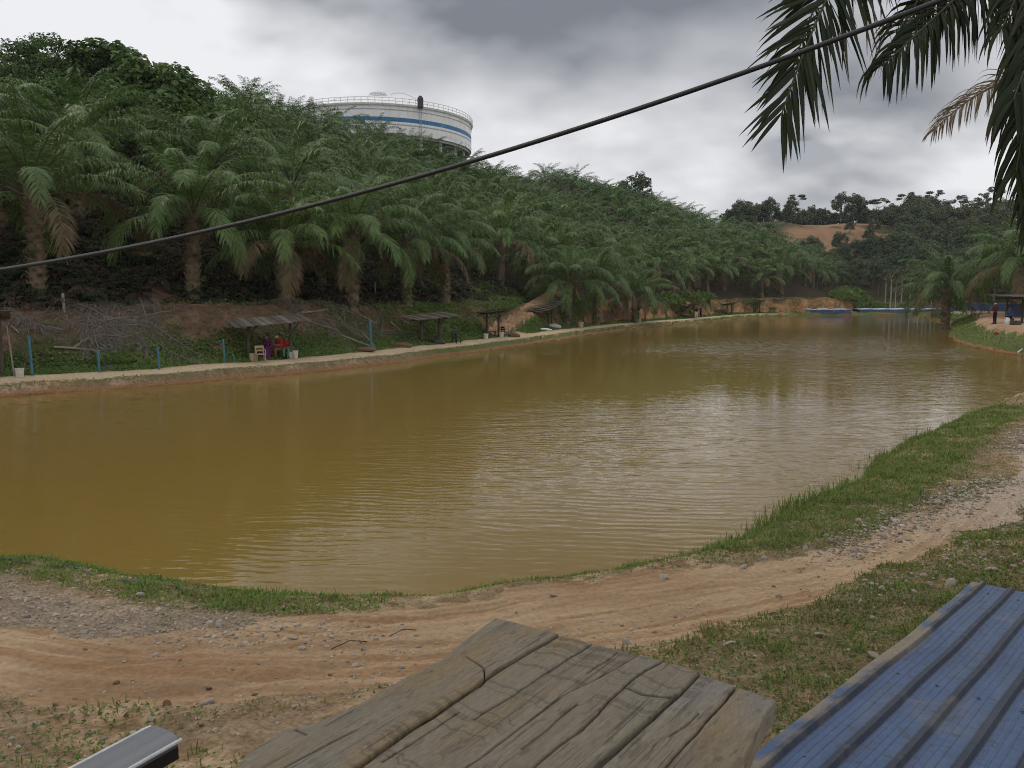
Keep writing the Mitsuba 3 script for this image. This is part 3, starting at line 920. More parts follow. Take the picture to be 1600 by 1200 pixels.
broad_tree('umbrella', 32, 13, 4.6, 10.2, 14, 70, .6, 'bark', 'forest_leaf', trunk_r=.2, flat=.16, spread=.3)
broad_tree('pale0', 33, 8.5, 1.7, 3.8, 9, 26, .42, 'pale_bark', 'pale_leaf', trunk_r=.13, spread=.4)
broad_tree('pale1', 34, 9.5, 1.4, 5.0, 8, 20, .42, 'pale_bark', 'pale_leaf', trunk_r=.15, spread=.4)

rng = np.random.default_rng(8)
TOP = [(80, 62, 74, 'broad0', 'tall broadleaf tree at the left end of the skyline clump'), (120, 66, 72, 'broad0', 'highest rounded broadleaf tree in the upper left clump'), (185, 66, 73, 'broad1', 'large leaved tree right of the highest tree of the clump'),
       (245, 86, 72, 'broad1', 'large leaved broadleaf tree in the middle of the clump slope'), (298, 106, 71, 'broad1', 'big leaved broadleaf tree sticking out at the right end of the tree clump'), (15, 108, 70, 'broad0', 'broadleaf tree cut by the left edge of the picture')]
TOP += [(a, b, c, k, None) for a, b, c, k in [(45, 104, 73, 'broad2'), (150, 92, 77, 'broad0'), (215, 104, 77, 'broad2'), (272, 126, 75, 'broad2'), (325, 140, 72, 'broad2'), (350, 150, 80, 'broad2'), (385, 158, 86, 'broad2'), (110, 118, 65, 'broad2'), (200, 128, 65, 'broad1'), (270, 150, 66, 'broad2'), (60, 128, 65, 'broad0'), (160, 160, 62, 'broad2'), (235, 180, 62, 'broad2'), (315, 180, 66, 'broad2'), (15, 165, 62, 'broad2')]]
TREE_H = {'broad0': 15.2, 'broad1': 13.2, 'broad2': 11.2}
for px, top, y, kd, lb in TOP:
    x = (px - 800) / 1232 * y
    ztop = EYE + (460 - top) / 1232 * y * 1.01
    s_ = (ztop - zat(x, y)) / TREE_H[kd]
    plant(kd, thing('broadleaf_tree', lb or 'broadleaf tree filling the clump behind the palms at the upper left', 'tree', None if lb else 'broadleaf trees of the upper left clump'), x, y, rng.uniform(0, 6.28), s_)
# the forest hill behind the pond
pts = []
tries = 0
while len(pts) < 299 and tries < 12000:
    tries += 1
    y = rng.uniform(306, 336) if len(pts) < 140 else rng.uniform(160, 304)
    az = rng.uniform(.27, .74)
    x = az * y
    if land(np.array([x]), np.array([y]), which=True)[0]:
        continue
    q = (-(x - 66) + (y - 164) * .5) / 1.118
    if y < 200 and q > -7 or (y < 186 and az < .60):
        continue
    if y > 250 and y < 306 and .335 + .012 * math.sin(y) < az < .445 and rng.random() < .82:
        continue
    if any((x - a) ** 2 + (y - b) ** 2 < (4.4 if b < 304 else 3.6) ** 2 for a, b in pts):
        continue
    pts.append((x, y))
print('forest', len(pts), tries)
for x, y in sorted(pts, key=lambda p: p[1]):
    k = rng.integers(6)
    ridge = y > 305
    lb, gr = ('tree on the skyline ridge of the far hill', 'trees on the far ridge') if ridge else ('dark green tree packed into the forest on the hill behind the pond', 'trees of the far forest')
    sc = rng.uniform(.45, .95) if ridge else rng.uniform(.8, 1.1)
    if y > 172 and y < 306 and .30 < x / y < .47:
        sc *= .72 if y < 240 else .5
    plant(f'forest{k}', thing('forest_tree', lb, 'tree', gr), x, y, rng.uniform(0, 6.28), sc)
EM = [(830, 322, 'umbrella', 'flat topped tree standing out on the far skyline above the bare orange cut'), (1362, 320, 'umbrella', 'flat crowned tree on the far skyline right of the bare cut'), (1440, 322, 'thin0', 'thin tall tree rising from the far ridge, left of the pair'), (1448, 330, 'thin1', None),
      (1487, 318, 'thin0', 'bushy topped tall tree above the far ridge near the hanging fronds'), (1522, 322, 'thin0', 'feathery tall tree above the far ridge at its right'), (1542, 326, 'thin1', None), (1405, 326, 'thin1', None), (1235, 324, 'thin1', None)]
for px, y, kd, lb in EM[1:]:
    x = (px - 800) / 1232 * y
    plant(kd, thing('tall_tree', lb or 'bare stemmed slender tree poking above the far ridge', 'tree', None if lb else 'slender trees above the far ridge'), x, y, rng.uniform(0, 6.28), 1.0)
for px, y, s, lb in [(990, 232, 1.25, 'lone round crowned tree standing above the palms on the hill skyline'), (925, 225, .9, 'small bushy tree among palms on the hill skyline left of the lone tree'), (870, 215, .8, 'bushy tree on the palm hill skyline right of the cable'), (752, 200, .75, 'small tree beside the right end of the white tank')]:
    x = (px - 800) / 1232 * y
    plant('forest0' if s > 1 else 'forest4', thing('broadleaf_tree', lb, 'tree'), x, y, 1., s)
for px, y, kd, s in [(1388, 166, 'pale1', 1.0), (1396, 167, 'pale0', .9), (1418, 168, 'pale0', .95), (1432, 167, 'pale0', .8), (1440, 171, 'pale1', 1.15), (1452, 168, 'pale0', .8), (1459, 171, 'pale0', .9), (1468, 169, 'pale0', .75), (1476, 171, 'pale1', .85), (1484, 172, 'pale0', .9), (1492, 170, 'pale1', .8), (1380, 176, 'pale0', 1.0), (1445, 176, 'pale0', 1.0), (1405, 177, 'pale0', 1.0)]:
    x = (px - 800) / 1232 * y
    plant(kd, thing('slender_tree', 'pale bare trunked slender tree in the stand behind the far end of the pond', 'tree', 'pale trunked trees at the far end'), x, y, rng.uniform(0, 6.28), s)
# bushes round the far end and along the foot of the banks
rngb = np.random.default_rng(77)
for k in range(3):
    r_ = np.random.default_rng(50 + k)
    w = r_.normal(0, 1, (520, 3))
    w /= np.linalg.norm(w, axis=1, keepdims=True)
    lump = .65 + .7 * meshkit.fbm(w * 2.2 + 5 * k, 2, k)
    c = w * (lump * r_.uniform(.55, 1, 520) ** .4)[:, None] * [1, 1, .75]
    c[:, 2] = np.abs(c[:, 2]) * .95
    nn = w + [0, 0, .5] + r_.normal(0, .4, (520, 3))
    nn /= np.linalg.norm(nn, axis=1, keepdims=True)
    l = .19 * r_.uniform(.6, 1.3, 520)
    v, f, uv = leaves(c, nn, l, l * .7, r_)
    scene[f'group_bush{k}'] = {'type': 'shapegroup', 'foliage': leafply(v, f, uv, 'weed_leaf')}
BUSH = [(1060, 4.6, 2.1, 3), (1075, 6.0, 2.4, 3), (1100, 5.6, 1.8, 2), (1042, 6, 2.4, 3), (1120, 4.6, 1.5, 2), (1150, 4.4, 1.1, 2), (1205, 4.4, 1.0, 2)]
for px, off, s, k in BUSH:
    for y in np.arange(70, 170, .5):
        x = (px - 800) / 1232 * y
        if shore(np.array([x]), np.array([y]))[0][0] >= off:
            break
    plant(f'bush{k % 3}', thing('bush', 'green bush at the foot of the cut orange bank', 'bush', 'bushes below the orange bank'), x, y, rngb.uniform(0, 6), s)
for px, y, s in [(1322, 160, 2.6), (1335, 163, 3.0), (1350, 166, 2.6), (1312, 164, 3.0), (1365, 168, 2.2), (1345, 172, 3.4), (1380, 171, 1.4), (1410, 172, 1.2), (1430, 174, 1.3), (1455, 174, 1.2), (1320, 172, 4.0), (1480, 176, 1.5), (1500, 170, 1.4), (1515, 150, 1.3)]:
    x = (px - 800) / 1232 * y
    plant(f'bush{int(px) % 3}', thing('bush', 'leafy bush behind the blue tarpaulin ponds at the far end', 'bush', 'bushes at the far end'), x, y, rngb.uniform(0, 6), s)
# ------------------------------------------------------------------ grass, weeds, stones
def blades(x, y, hgt, wd, lean, rng):
    n = len(x)
    z = land(x, y) - .01
    a = rng.uniform(0, 2 * PI, n)
    t = lean * rng.uniform(.2, 1.0, n)
    d = np.stack([np.cos(a) * np.sin(t), np.sin(a) * np.sin(t), np.cos(t)], -1)
    w = np.stack([-np.sin(a), np.cos(a), 0 * a], -1)
    v, f, vv, per = ribbon(np.stack([x, y, z], -1), d, w, hgt, wd, rng.uniform(.1, .9, n) * (lean / .9), True)
    return v, f, np.repeat(rng.uniform(0, 1, n), per), per


def scatter(n, x0, x1, y0, y1, rng):
    return rng.uniform(x0, x1, n), rng.uniform(y0, y1, n)


rng = np.random.default_rng(21)
gx_, gy_ = [], []
x, y = scatter(900000, -9.5, 16, 2.2, 27, rng)
d, s = shore(x, y)
vis = (np.abs(x) < .70 * y + .6) & (d > -.02) & (y < 30)
x, y, d, s = x[vis], y[vis], d[vis], s[vis]
tr = track(d, s, x, y)
r = np.hypot(x, y)
patch = n2(x, y, .55, 41)
fine_ = n2(x, y, 2.4, 42)
lush_w = np.where(x < -1.5, 1.55, np.where(x < 1.5, .8, .8 + 1.3 * ss(1.5, 5.5, x)))
lush = ss(lush_w + .25, lush_w - .25, d + .5 * (fine_ - .5))
inner = (d < track_in(x) + .35) & (tr < .4)
edge = np.where(inner, np.maximum(lush, .38 * ss(2.4, .5, d) + .75 * ss(2.2, 5, x)), 0)
edge = np.where((x < 1.2), edge * 1.5, edge)
edge *= np.where((x < -1.0) & (d > 1.7), .2, 1)
outer = (d > track_in(x) + .6) & (tr < .5)
pr = ss(.36, .62, patch * .5 + fine_ * .5 + .16 * ss(.3, 1.6, x) - .10 * ss(.3, -1.2, x))
pr = np.where(x > .5, .12 + .95 * pr, .6 * pr)
p_ = np.where(outer, 1.5 * pr, edge) * (.35 + .65 * ss(.3, .6, fine_))
p_ *= np.clip(16 / r, .2, 1)
keep = rng.random(len(x)) < p_
x, y, d, lush, inner, r, tr = [q[keep] for q in (x, y, d, lush, inner, r, tr)]
clump = np.clip(n2(x, y, 3.3, 61) * 2.2 - .5, .35, 1.6)
hgt = clump * np.where(inner, .05 + .13 * lush * rng.uniform(.5, 1.4, len(x)) * np.where(x < 1.5, .8, 1), .05 + .085 * rng.uniform(.3, 1.5, len(x)))
hgt *= 1 + .25 * (r > 14)
v, f, u, per = blades(x, y, hgt, np.clip(.0062 + .0004 * r, .007, .02) * np.where(inner, np.where(x < -.8, 1.45, 1), 1.25), 1.0, rng)
GM = [(v, f, np.stack([u, np.repeat(np.where(inner, 1.2 * (1 - lush), np.where(n2(x, y, 1.5, 73) > .5, .45, .85)), per)], -1))]
# taller tufts at the water's edge
for tx, ty, n, hh in [(5.0, 14.05, 60, .55), (5.35, 14.5, 45, .48), (5.75, 14.75, 35, .42), (4.2, 13.05, 40, .34), (6.6, 15.85, 40, .42), (7.1, 16.5, 30, .36), (3.4, 12.35, 36, .28), (9.0, 19.0, 30, .4), (1.9, 11.3, 46, .22), (.9, 10.8, 40, .16), (8.1, 17.9, 26, .42), (11.2, 21.8, 30, .4), (2.7, 11.8, 40, .26), (4.6, 13.6, 40, .4)]:
    m = n * 2
    x, y = tx + rng.normal(0, .22, m), ty + rng.normal(0, .22, m)
    v, f, u, per = blades(x, y, hh * rng.uniform(.5, 1.15, m), np.full(m, .014), .55, rng)
    GM.append((v, f, np.stack([u, u * 0], -1)))
# the right bank and the far edges
x, y = scatter(500000, -26, 84, 24, 156, rng)
d, s = shore(x, y)
lf = land(x, y, which=True)
k = (d > .02) & (d < np.where(lf, 4.2, 2.2 + .9 * (n2(x, y, .7, 45) - .5))) & ~(lf & (d > .85 + .4 * (n2(x, y, 1., 44) - .5)) & (d < 2.5)) & (np.abs(x) < .72 * y) & (rng.random(len(x)) < np.where(lf, .8, 1.0))
x, y, d = x[k], y[k], d[k]
r = np.hypot(x, y)
v, f, u, per = blades(x, y, np.where(x > 25, .16, .10) * rng.uniform(.6, 1.6, len(x)), .011 + .0009 * r, 1.1, rng)
GM.append((v, f, np.stack([u, np.where(np.repeat(x > 25, per), .35, .9)], -1)))
v, f, uv = joined(GM)
print('grass tris', len(f))
scene['grass'] = leafply(v, f, uv, 'grass_blade')
labels['grass'] = {'kind': 'stuff', 'label': 'green and straw coloured grass on the banks', 'category': 'grass'}

# low creeping weeds: rosettes near the camera, and the green mass on the far bank's foot
x, y = scatter(52000, -4, 9, 2.4, 14, rng)
d, s = shore(x, y)
k = (d > .15) & (track(d, s, x, y) < .3) & (np.abs(x) < .7 * y) & (n2(x, y, 1.1, 46) + .16 * (x > .3) > .54) & (rng.random(len(x)) < .85)
x, y = x[k], y[k]
c = np.stack([x, y, land(x, y) + rng.uniform(.008, .035, len(x))], -1)
nn = rng.normal(0, .42, (len(x), 3)) + [0, 0, 1]
nn /= np.linalg.norm(nn, axis=1, keepdims=True)
l = rng.uniform(.018, .05, len(x))
W1 = leaves(c, nn, l, l * .6, rng)
x, y = scatter(560000, -40, 66, 28, 165, rng)
d, s = shore(x, y)
lf = land(x, y, which=True)
gm = n2(x, y, .16, 47) * .6 + n2(x, y, .55, 48) * .4
lim = np.where(y < 50, 4.6, np.where(y < 82, 6.4, np.where(y < 100, 4.5, 5.4)))
green = ss(.40, .52, gm + .05 + .10 * ss(58, 66, y) * ss(84, 78, y) + .26 * ss(5.6, 3.6, d) + .10 * ss(34, 44, y) * ss(62, 52, y) + .25 * np.exp(-((x + 1.6) / 3.2) ** 2 - ((y - 77) / 7.0) ** 2)
            - .12 * np.exp(-((x + 17) / 4) ** 2 - ((y - 38) / 5.0) ** 2))
hill = (n2(x, y, .3, 49) > .62) * .4
ab = RB - RA
t_ = np.clip(((x - RA[0]) * ab[0] + (y - RA[1]) * ab[1]) / (ab @ ab), 0, 1.25)
ramp = np.hypot(x - RA[0] - ab[0] * t_, y - RA[1] - ab[1] * t_)
vine = np.exp(-((x + 1.4) / 3.0) ** 2 - ((y - 80) / 7.0) ** 2) > .35
green = np.where((ramp < 4.5) & (d < 9), np.maximum(green, .9), green)
lim = np.where(ramp < 4.5, 9, lim)
k = lf & (d > 2.75) & (ramp > 1.15) & (px_ok := (np.abs(x) < .75 * y)) & (rng.random(len(x)) < np.where(vine, 1.0, np.where(d < lim, green, np.where(d < 34, np.where(y < 80, .33 * (n2(x, y, .35, 63) > .46), hill * .3), 0))))
x, y, vine, d = x[k], y[k], vine[k], d[k]
hh = (.06 + .5 * n2(x, y, .7, 50) ** 1.5) * ss(2.6, 3.8, d) + vine * .5
c = np.stack([x, y, land(x, y) + rng.uniform(0, 1, len(x)) ** .7 * hh], -1)
nn = rng.normal(0, .5, (len(x), 3)) + [.25, -.45, .75]
nn /= np.linalg.norm(nn, axis=1, keepdims=True)
l = rng.uniform(.07, .19, len(x)) * (1 + .006 * y)
W2 = leaves(c, nn, l, l * .62, rng)
# a thicker band of it along the foot of the left bank
li = np.nonzero((SH[:, 1] > 27) & land(SH[:, 0] - .3, SH[:, 1] + .2, which=True) & (SH[:, 0] < 62))[0]
pk = rng.choice(li, 240000)
o = -1.0 if shapely.contains_xy(POLY, *(SH[li[0]] + nrm_[li[0]] * .5)) else 1.0
dd_ = rng.uniform(2.6, 7.2, len(pk))
x, y = (SH[pk] + nrm_[pk] * (o * dd_)[:, None] + rng.normal(0, .1, (len(pk), 2))).T
d, s = shore(x, y)
t_ = np.clip(((x - RA[0]) * ab[0] + (y - RA[1]) * ab[1]) / (ab @ ab), 0, 1.25)
ramp = np.hypot(x - RA[0] - ab[0] * t_, y - RA[1] - ab[1] * t_)
gm = n2(x, y, .16, 47) * .6 + n2(x, y, .55, 48) * .4
g = ss(.47, .60, gm + .17 * ss(5.2, 3.2, d) + .05 * ss(37, 42, y) - .10 * ss(84, 92, y)) * (.35 + .65 * ss(.42, .55, n2(x, y, 1.3, 81))) * np.where(y < 50, ss(5.0, 3.7, d + .8 * (n2(x, y, .5, 82) - .5) - .05 * np.clip(y - 36, 0, 14)), 1)
k = (d > 2.6) & (ramp > 1.2) & (np.abs(x) < .76 * y) & (rng.random(len(x)) < g) & (y < 150)
x, y, d = x[k], y[k], d[k]
hh = (.04 + .36 * n2(x, y, .7, 50) ** 1.5) * ss(2.4, 3.6, d)
c = np.stack([x, y, land(x, y) + rng.uniform(0, 1, len(x)) ** .7 * hh], -1)
nn = rng.normal(0, .45, (len(x), 3)) + [.25, -.45, .75]
nn /= np.linalg.norm(nn, axis=1, keepdims=True)
l = rng.uniform(.08, .20, len(x)) * (1 + .005 * y)
v, f, uv = joined([W1, W2, leaves(c, nn, l, l * .62, rng)])
print('weed tris', len(f))
scene['creeping_weeds'] = leafply(v, f, uv, 'weed_leaf')
labels['creeping_weeds'] = {'kind': 'stuff', 'label': 'green creeping weeds over the foot of the far bank and the near grass', 'category': 'weeds'}

x = rng.uniform(-27, 4, 60000)
y = 30.5 + (x + 20) * 1.35 + rng.uniform(4, 19, 60000)
d, s = shore(x, y)
k = (d > 3.6) & (d < 13) & (y > 29) & (y < 80) & (rng.random(60000) < .35 + .9 * (n2(x, y, .5, 71) - .3))
x, y = x[k], y[k]
v, f, u, per = blades(x, y, rng.uniform(.25, .8, len(x)), np.full(len(x), .022), 1.5, rng)
scene['dry_litter'] = leafply(v, f, np.stack([u, u * 0], -1), 'litter')
labels['dry_litter'] = {'kind': 'stuff', 'label': 'brown dry leaf litter on the far bank', 'category': 'leaf litter'}
ICO = trimesh.creation.icosphere(0)


def stone(sx, sy, sz, rng, sub=0):
    b = trimesh.creation.icosphere(sub)
    v = b.vertices * (1 + rng.normal(0, .13 if sub == 0 else .0, (len(b.vertices), 1)))
    if sub:
        v = v * (.78 + .5 * meshkit.noise(v * 1.6 + rng.uniform(0, 50), 3))[:, None]
    v = v * [sx, sy, sz]
    e = rng.normal(0, .3, 2)
    return v @ rotz(rng.uniform(0, 6.3)).T + np.outer(v[:, 0] * e[0] + v[:, 1] * e[1], [0, 0, 1.]), b.faces


x, y = scatter(260000, -9, 14, 2.6, 20, rng)
d, s = shore(x, y)
tr = track(d, s, x, y)
inn = track_in(x)
g1 = np.exp(-((d - 2.15) / .60) ** 2) * ss(-.6, -3.2, x)                                              # grey gravel at the left
g2 = np.exp(-((d - inn + .05) / .42) ** 2) * ss(3.2, 5.2, x) * ss(.40, .56, n2(x, y, .5, 52) + .06)   # beside the track at the right
g3 = np.exp(-((d - inn - 1.35) / .45) ** 2) * ss(2.6, 4.2, x) * .55
g4 = (np.exp(-((x - 1.75) / .30) ** 2 - ((y - 4.55) / .35) ** 2) + .5 * np.exp(-((x - 1.25) / .25) ** 2 - ((y - 3.5) / .4) ** 2))
g1 = g1 * ss(3.0, 2.5, d)
g5 = .014 * (tr > .5) + .16 * (d > inn + 1.2) * (.3 + 1.6 * (n2(x, y, 1.2, 66) > .52))
pg = np.clip(.95 * g1 + 1.5 * g2 + .7 * g3 + .8 * g4 + g5 * .5, 0, 1)
k = (d > .3) & (np.abs(x) < .7 * y) & (rng.random(len(x)) < pg * .55)
x, y = x[k], y[k]
sz = np.clip(rng.lognormal(-4.4, .5, len(x)), .005, .04) * (1 + .75 * (g2 + g3)[k] * (rng.random(len(x)) < .6))
z = land(x, y)
n = len(x)
V = ICO.vertices[None] * (1 + rng.normal(0, .17, (n, 12, 1))) * np.stack([sz, sz * rng.uniform(.6, 1, n), sz * rng.uniform(.4, .8, n)], -1)[:, None]
an = rng.uniform(0, 6.3, n)
V = np.stack([V[..., 0] * np.cos(an)[:, None] - V[..., 1] * np.sin(an)[:, None], V[..., 0] * np.sin(an)[:, None] + V[..., 1] * np.cos(an)[:, None], V[..., 2]], -1)
V += np.stack([x, y, z + sz * .22], -1)[:, None]
F = ICO.faces[None] + (np.arange(n) * 12)[:, None, None]
print('pebbles', n)
scene['gravel'] = {**mikit.ply((V.reshape(-1, 3), F.reshape(-1, 3)), None, uv=np.repeat(np.stack([rng.uniform(0, 1, n)] * 2, -1), 12, 0)), 'bsdf': ref('pebble')}
labels['gravel'] = {'kind': 'stuff', 'label': 'loose grey gravel along the dirt track', 'category': 'gravel'}
big = [(5.4, 12.0), (5.9, 11.9), (4.6, 11.2), (6.6, 12.6), (6.2, 12.3), (5.0, 11.4), (4.1, 10.7), (7.4, 13.2), (3.0, 9.9), (3.4, 10.3), (1.72, 4.55), (1.95, 4.35), (1.6, 4.75), (1.45, 4.1), (1.52, 3.75), (2.2, 4.9), (2.5, 6.0), (2.9, 7.1), (3.6, 7.7), (4.4, 8.3), (4.9, 8.5), (1.3, 5.4), (2.0, 7.0), (3.1, 6.4), (.9, 6.3), (1.1, 7.2), (5.6, 8.9), (6.1, 9.0),
       (-3.1, 8.0), (-2.2, 7.6), (-4.4, 9.0), (-2.6, 8.6), (-3.6, 8.6), (-1.2, 3.4), (-2.0, 4.2), (-1.75, 3.55), (-.95, 3.2), (-2.4, 5.9), (.5, 9.0), (1.9, 9.6)]
for bx, by in big:
    a = rng.uniform(.035, .075)
    v, f = stone(a, a * rng.uniform(.6, .95), a * rng.uniform(.4, .65), rng, 1)
    k = thing('stone', 'loose pale stone lying beside the dirt track', 'stone', 'loose stones beside the dirt track')
    scene[k] = {**mikit.ply((v + [bx, by, zat(bx, by) + a * .2], f), None, smooth=35), 'bsdf': ref('pebble')}
for bx, by, a in [(-2.55, 6.3, .028), (-2.7, 5.85, .036), (-3.05, 6.9, .022), (-2.1, 6.1, .024), (-2.9, 5.6, .026), (-3.35, 6.35, .03), (-1.6, 6.6, .02), (-2.25, 5.4, .02), (-3.6, 5.9, .027)]:
    v, f = stone(a, a * .8, a * .55, rng, 1)
    k = thing('dirt_clod', 'dark clod of earth on the left part of the dirt track', 'clod', 'clods on the dirt track')
    scene[k] = {**mikit.ply((v + [bx, by, zat(bx, by) + a * .2], f), None, smooth=35), 'bsdf': ref('clod')}

# ------------------------------------------------------------------ the plank table in the foreground
TZ = 3.0
TABLE = thing('plank_table', 'weathered grey wooden table top of rough planks with cracked sawn ends', 'table')
left_ = [(-.05, 2.358), (-.123, 2.228), (-.194, 2.076), (-.271, 1.984), (-.327, 1.916), (-.377, 1.836), (-.453, 1.758), (-.533, 1.722), (-.571, 1.657), (-.586, 1.608), (-.590, 1.52), (-.66, 1.36), (-.80, 1.18)]
gap1 = [(.142, 2.241), (.036, 2.107), (-.059, 1.98), (-.090, 1.926), (-.157, 1.827), (-.237, 1.722), (-.333, 1.573), (-.60, 1.15)]
gap2 = [(.358, 2.103), (.236, 1.977), (.125, 1.877), (0, 1.700), (-.098, 1.573), (-.40, 1.12)]
gap3 = [(.503, 2.002), (.419, 1.883), (.325, 1.763), (.178, 1.573), (-.14, 1.12)]
rgt = [(.658, 1.861), (.616, 1.80), (.57, 1.722), (.535, 1.66), (.51, 1.62), (.495, 1.573), (.46, 1.50), (.20, 1.12)]
DIRT = np.array([-.585, -.811])                     # the way the planks run, towards the camera
NRM = np.array([.811, -.585])


def densify(p, step=.02, amp=.0025, seed=0):
    p = np.asarray(p, float)
    L = np.concatenate([[0], np.cumsum(np.linalg.norm(np.diff(p, axis=0), axis=1))])
    s = np.linspace(0, L[-1], int(L[-1] / step) + 2)
    q = np.stack([np.interp(s, L, p[:, 0]), np.interp(s, L, p[:, 1])], -1)
    return q + (np.stack([meshkit.fbm(np.stack([s * 14, s * 0 + 9 * seed, s * 0 + k], -1), 3, seed) for k in range(2)], -1) - .5) * amp * 2 * np.minimum(1, np.minimum(s, L[-1] - s) / .03)[:, None]


def crack(p, w0, w1, seed):
    """A thin tapering split along a line."""
    q = densify(p, .012, .004, seed)
    t = np.gradient(q, axis=0)
    t /= np.linalg.norm(t, axis=1, keepdims=True)
    w = np.linspace(w0, w1, len(q))[:, None] * (.6 + .8 * meshkit.noise(np.stack([np.arange(len(q)) * .6] * 3, -1), seed))[:, None] / 2
    m = np.stack([-t[:, 1], t[:, 0]], -1)
    return sg.Polygon(np.vstack([q + m * w, (q - m * w)[::-1]])).buffer(0)


def slab(poly, z, th, uvo):
    """A plank from its outline, its top edge worn round in steps; uv runs along the grain."""
    ms = []
    lay = [(0.0, z - th, z - .0042), (.0010, z - .0042, z - .0020), (.0024, z - .0020, z - .0007), (.0044, z - .0007, z)]
    for ins, z0, z1 in lay:
        g = poly.buffer(-ins, join_style=2) if ins else poly
        for q in getattr(g, 'geoms', [g]):
            if q.area > 1e-5:
                m = trimesh.creation.extrude_polygon(q, z1 - z0, engine='earcut')
                ms.append((np.array(m.vertices) + [0, 0, z0], np.array(m.faces)))
    v, f = cat(ms)
    uv = np.stack([v[:, 0] * DIRT[0] + v[:, 1] * DIRT[1] + uvo, v[:, 0] * NRM[0] + v[:, 1] * NRM[1] + uvo * .37 + (v[:, 2] - z) * .9], -1)
    # unmerged corners so that the flat shading keeps the uv
    return (v, f), uv


def shifted(p, o, keep0=True):
    return np.asarray(p) + NRM * o


CR = [crack([(.242, 2.193), (.121, 2.038), (0, 1.877), (-.09, 1.77)], .0035, .001, 1),
      crack([(.425, 2.070), (.35, 2.002), (.282, 1.916), (.161, 1.719), (.046, 1.573), (-.12, 1.35)], .006, .002, 2),
      crack([(.588, 1.946), (.523, 1.852), (.41, 1.695), (.322, 1.573), (.2, 1.4)], .0065, .002, 3),
      crack([(-.125, 2.09), (-.075, 2.02), (-.07, 1.95), (-.085, 1.925)], .002, .004, 4),
      crack([(.285, 1.918), (.33, 1.875), (.395, 1.865), (.42, 1.885)], .004, .006, 5),
      crack([(-.13, 1.80), (-.20, 1.70), (-.28, 1.6)], .0018, .0008, 6), crack([(-.36, 1.72), (-.43, 1.64), (-.5, 1.56)], .002, .001, 7), crack([(-.50, 1.72), (-.47, 1.70)], .004, .001, 8),
      crack([(.16, 1.83), (.08, 1.72), (.02, 1.64)], .0018, .0008, 9), crack([(.30, 2.13), (.25, 2.06), (.2, 2.0)], .0015, .0006, 10), crack([(.45, 1.80), (.40, 1.74), (.36, 1.70)], .002, .001, 11)]
CUT = shapely.union_all(CR)
edges = [left_, gap1, gap2, gap3, rgt]
opening = [(.008, .012), (.002, .010), (.004, .018)]
for i in range(4):
    a, b = densify(edges[i], seed=i), densify(edges[i + 1], seed=i + 1)
    if i > 0:
        g = np.linspace(*opening[i - 1], len(a))[:, None]
        a = a + NRM * g * .5
    if i < 3:
        g = np.linspace(*opening[i], len(b))[:, None]
        b = b - NRM * g * .5
    endc = densify([a[0], b[0]], .015, .003, 30 + i)
    poly = sg.Polygon(np.vstack([a[::-1], endc[1:-1], b])).buffer(0).difference(CUT).buffer(0)
    m, uv = slab(poly, TZ + [0, -.003, .002, -.004][i], .052, i * 3.1)
    put(TABLE, 'plank', m, 'old_wood', smooth=False, uv=uv)
for c in ((-.12, 1.98), (.38, 1.55), (-.5, 1.25), (.12, 1.2)):
    zg = zat(*c) - .1
    put(TABLE, 'leg', cat([box([c[0], c[1], (zg + TZ - .062) / 2], [.09, .09, TZ - .062 - zg], .63)]), 'dark_timber', False)
put(TABLE, 'cross_beam', cat([box([.18, 1.80, TZ - .09], [.62, .08, .07], -.62), box([-.2, 1.22, TZ - .09], [.72, .08, .07], -.62)]), 'dark_timber', False)

# ------------------------------------------------------------------ the narrow bench at the lower left
BENCH = thing('narrow_bench', 'narrow bench with dark grey seat and pale metal edge strips at the lower left', 'bench')
BA, BL = np.array([-1.03, 2.236]), 1.15
bdir = np.array([-.495, -.869])
bang = math.atan2(bdir[1], bdir[0])
BZ = 2.7


def bl(v):
    return v @ rotz(bang).T + [BA[0], BA[1], BZ]


o = sg.box(0, -.070, BL, .070).buffer(0)
o = sg.Polygon([(0.012, -.070), (BL, -.070), (BL, .070), (.022, .070), (.006, .05), (0, .02), (0, -.055)]).buffer(.006).buffer(-.006)
m = trimesh.creation.extrude_polygon(o.buffer(-.004), .022, engine='earcut')
v = np.array(m.vertices) + [0, 0, -.022]
put(BENCH, 'seat', (bl(v), np.array(m.faces)), 'bench_top', smooth=False, uv=v[:, :2] * [1, 1])
for sgn in (-1, 1):
    e = [[.012, sgn * .070, -.004], [.03, sgn * .0715, -.003], [.5, sgn * .0715, -.003], [BL, sgn * .0715, -.003]]
    v, f = tube(e, .0058, 8)
    put(BENCH, 'edge_strip', (bl(v), f), 'bench_trim', smooth=40)
sk = sg.Polygon([(0.006, -.066), (BL, -.066), (BL, .066), (.02, .066), (0.002, .03)])
m = trimesh.creation.extrude_polygon(sk, .038, engine='earcut')
put(BENCH, 'skirt', (bl(np.array(m.vertices) + [0, 0, -.0605]), np.array(m.faces)), 'black_plastic', smooth=False)
for u_ in (.10, BL - .12):
    q = BA + bdir * u_
    zg = zat(*q) - BZ
    put(BENCH, 'leg', (bl(box([u_, 0, (zg - .06) / 2], [.05, .125, -zg - .06])[0]), BOXF), 'black_plastic', smooth=False)

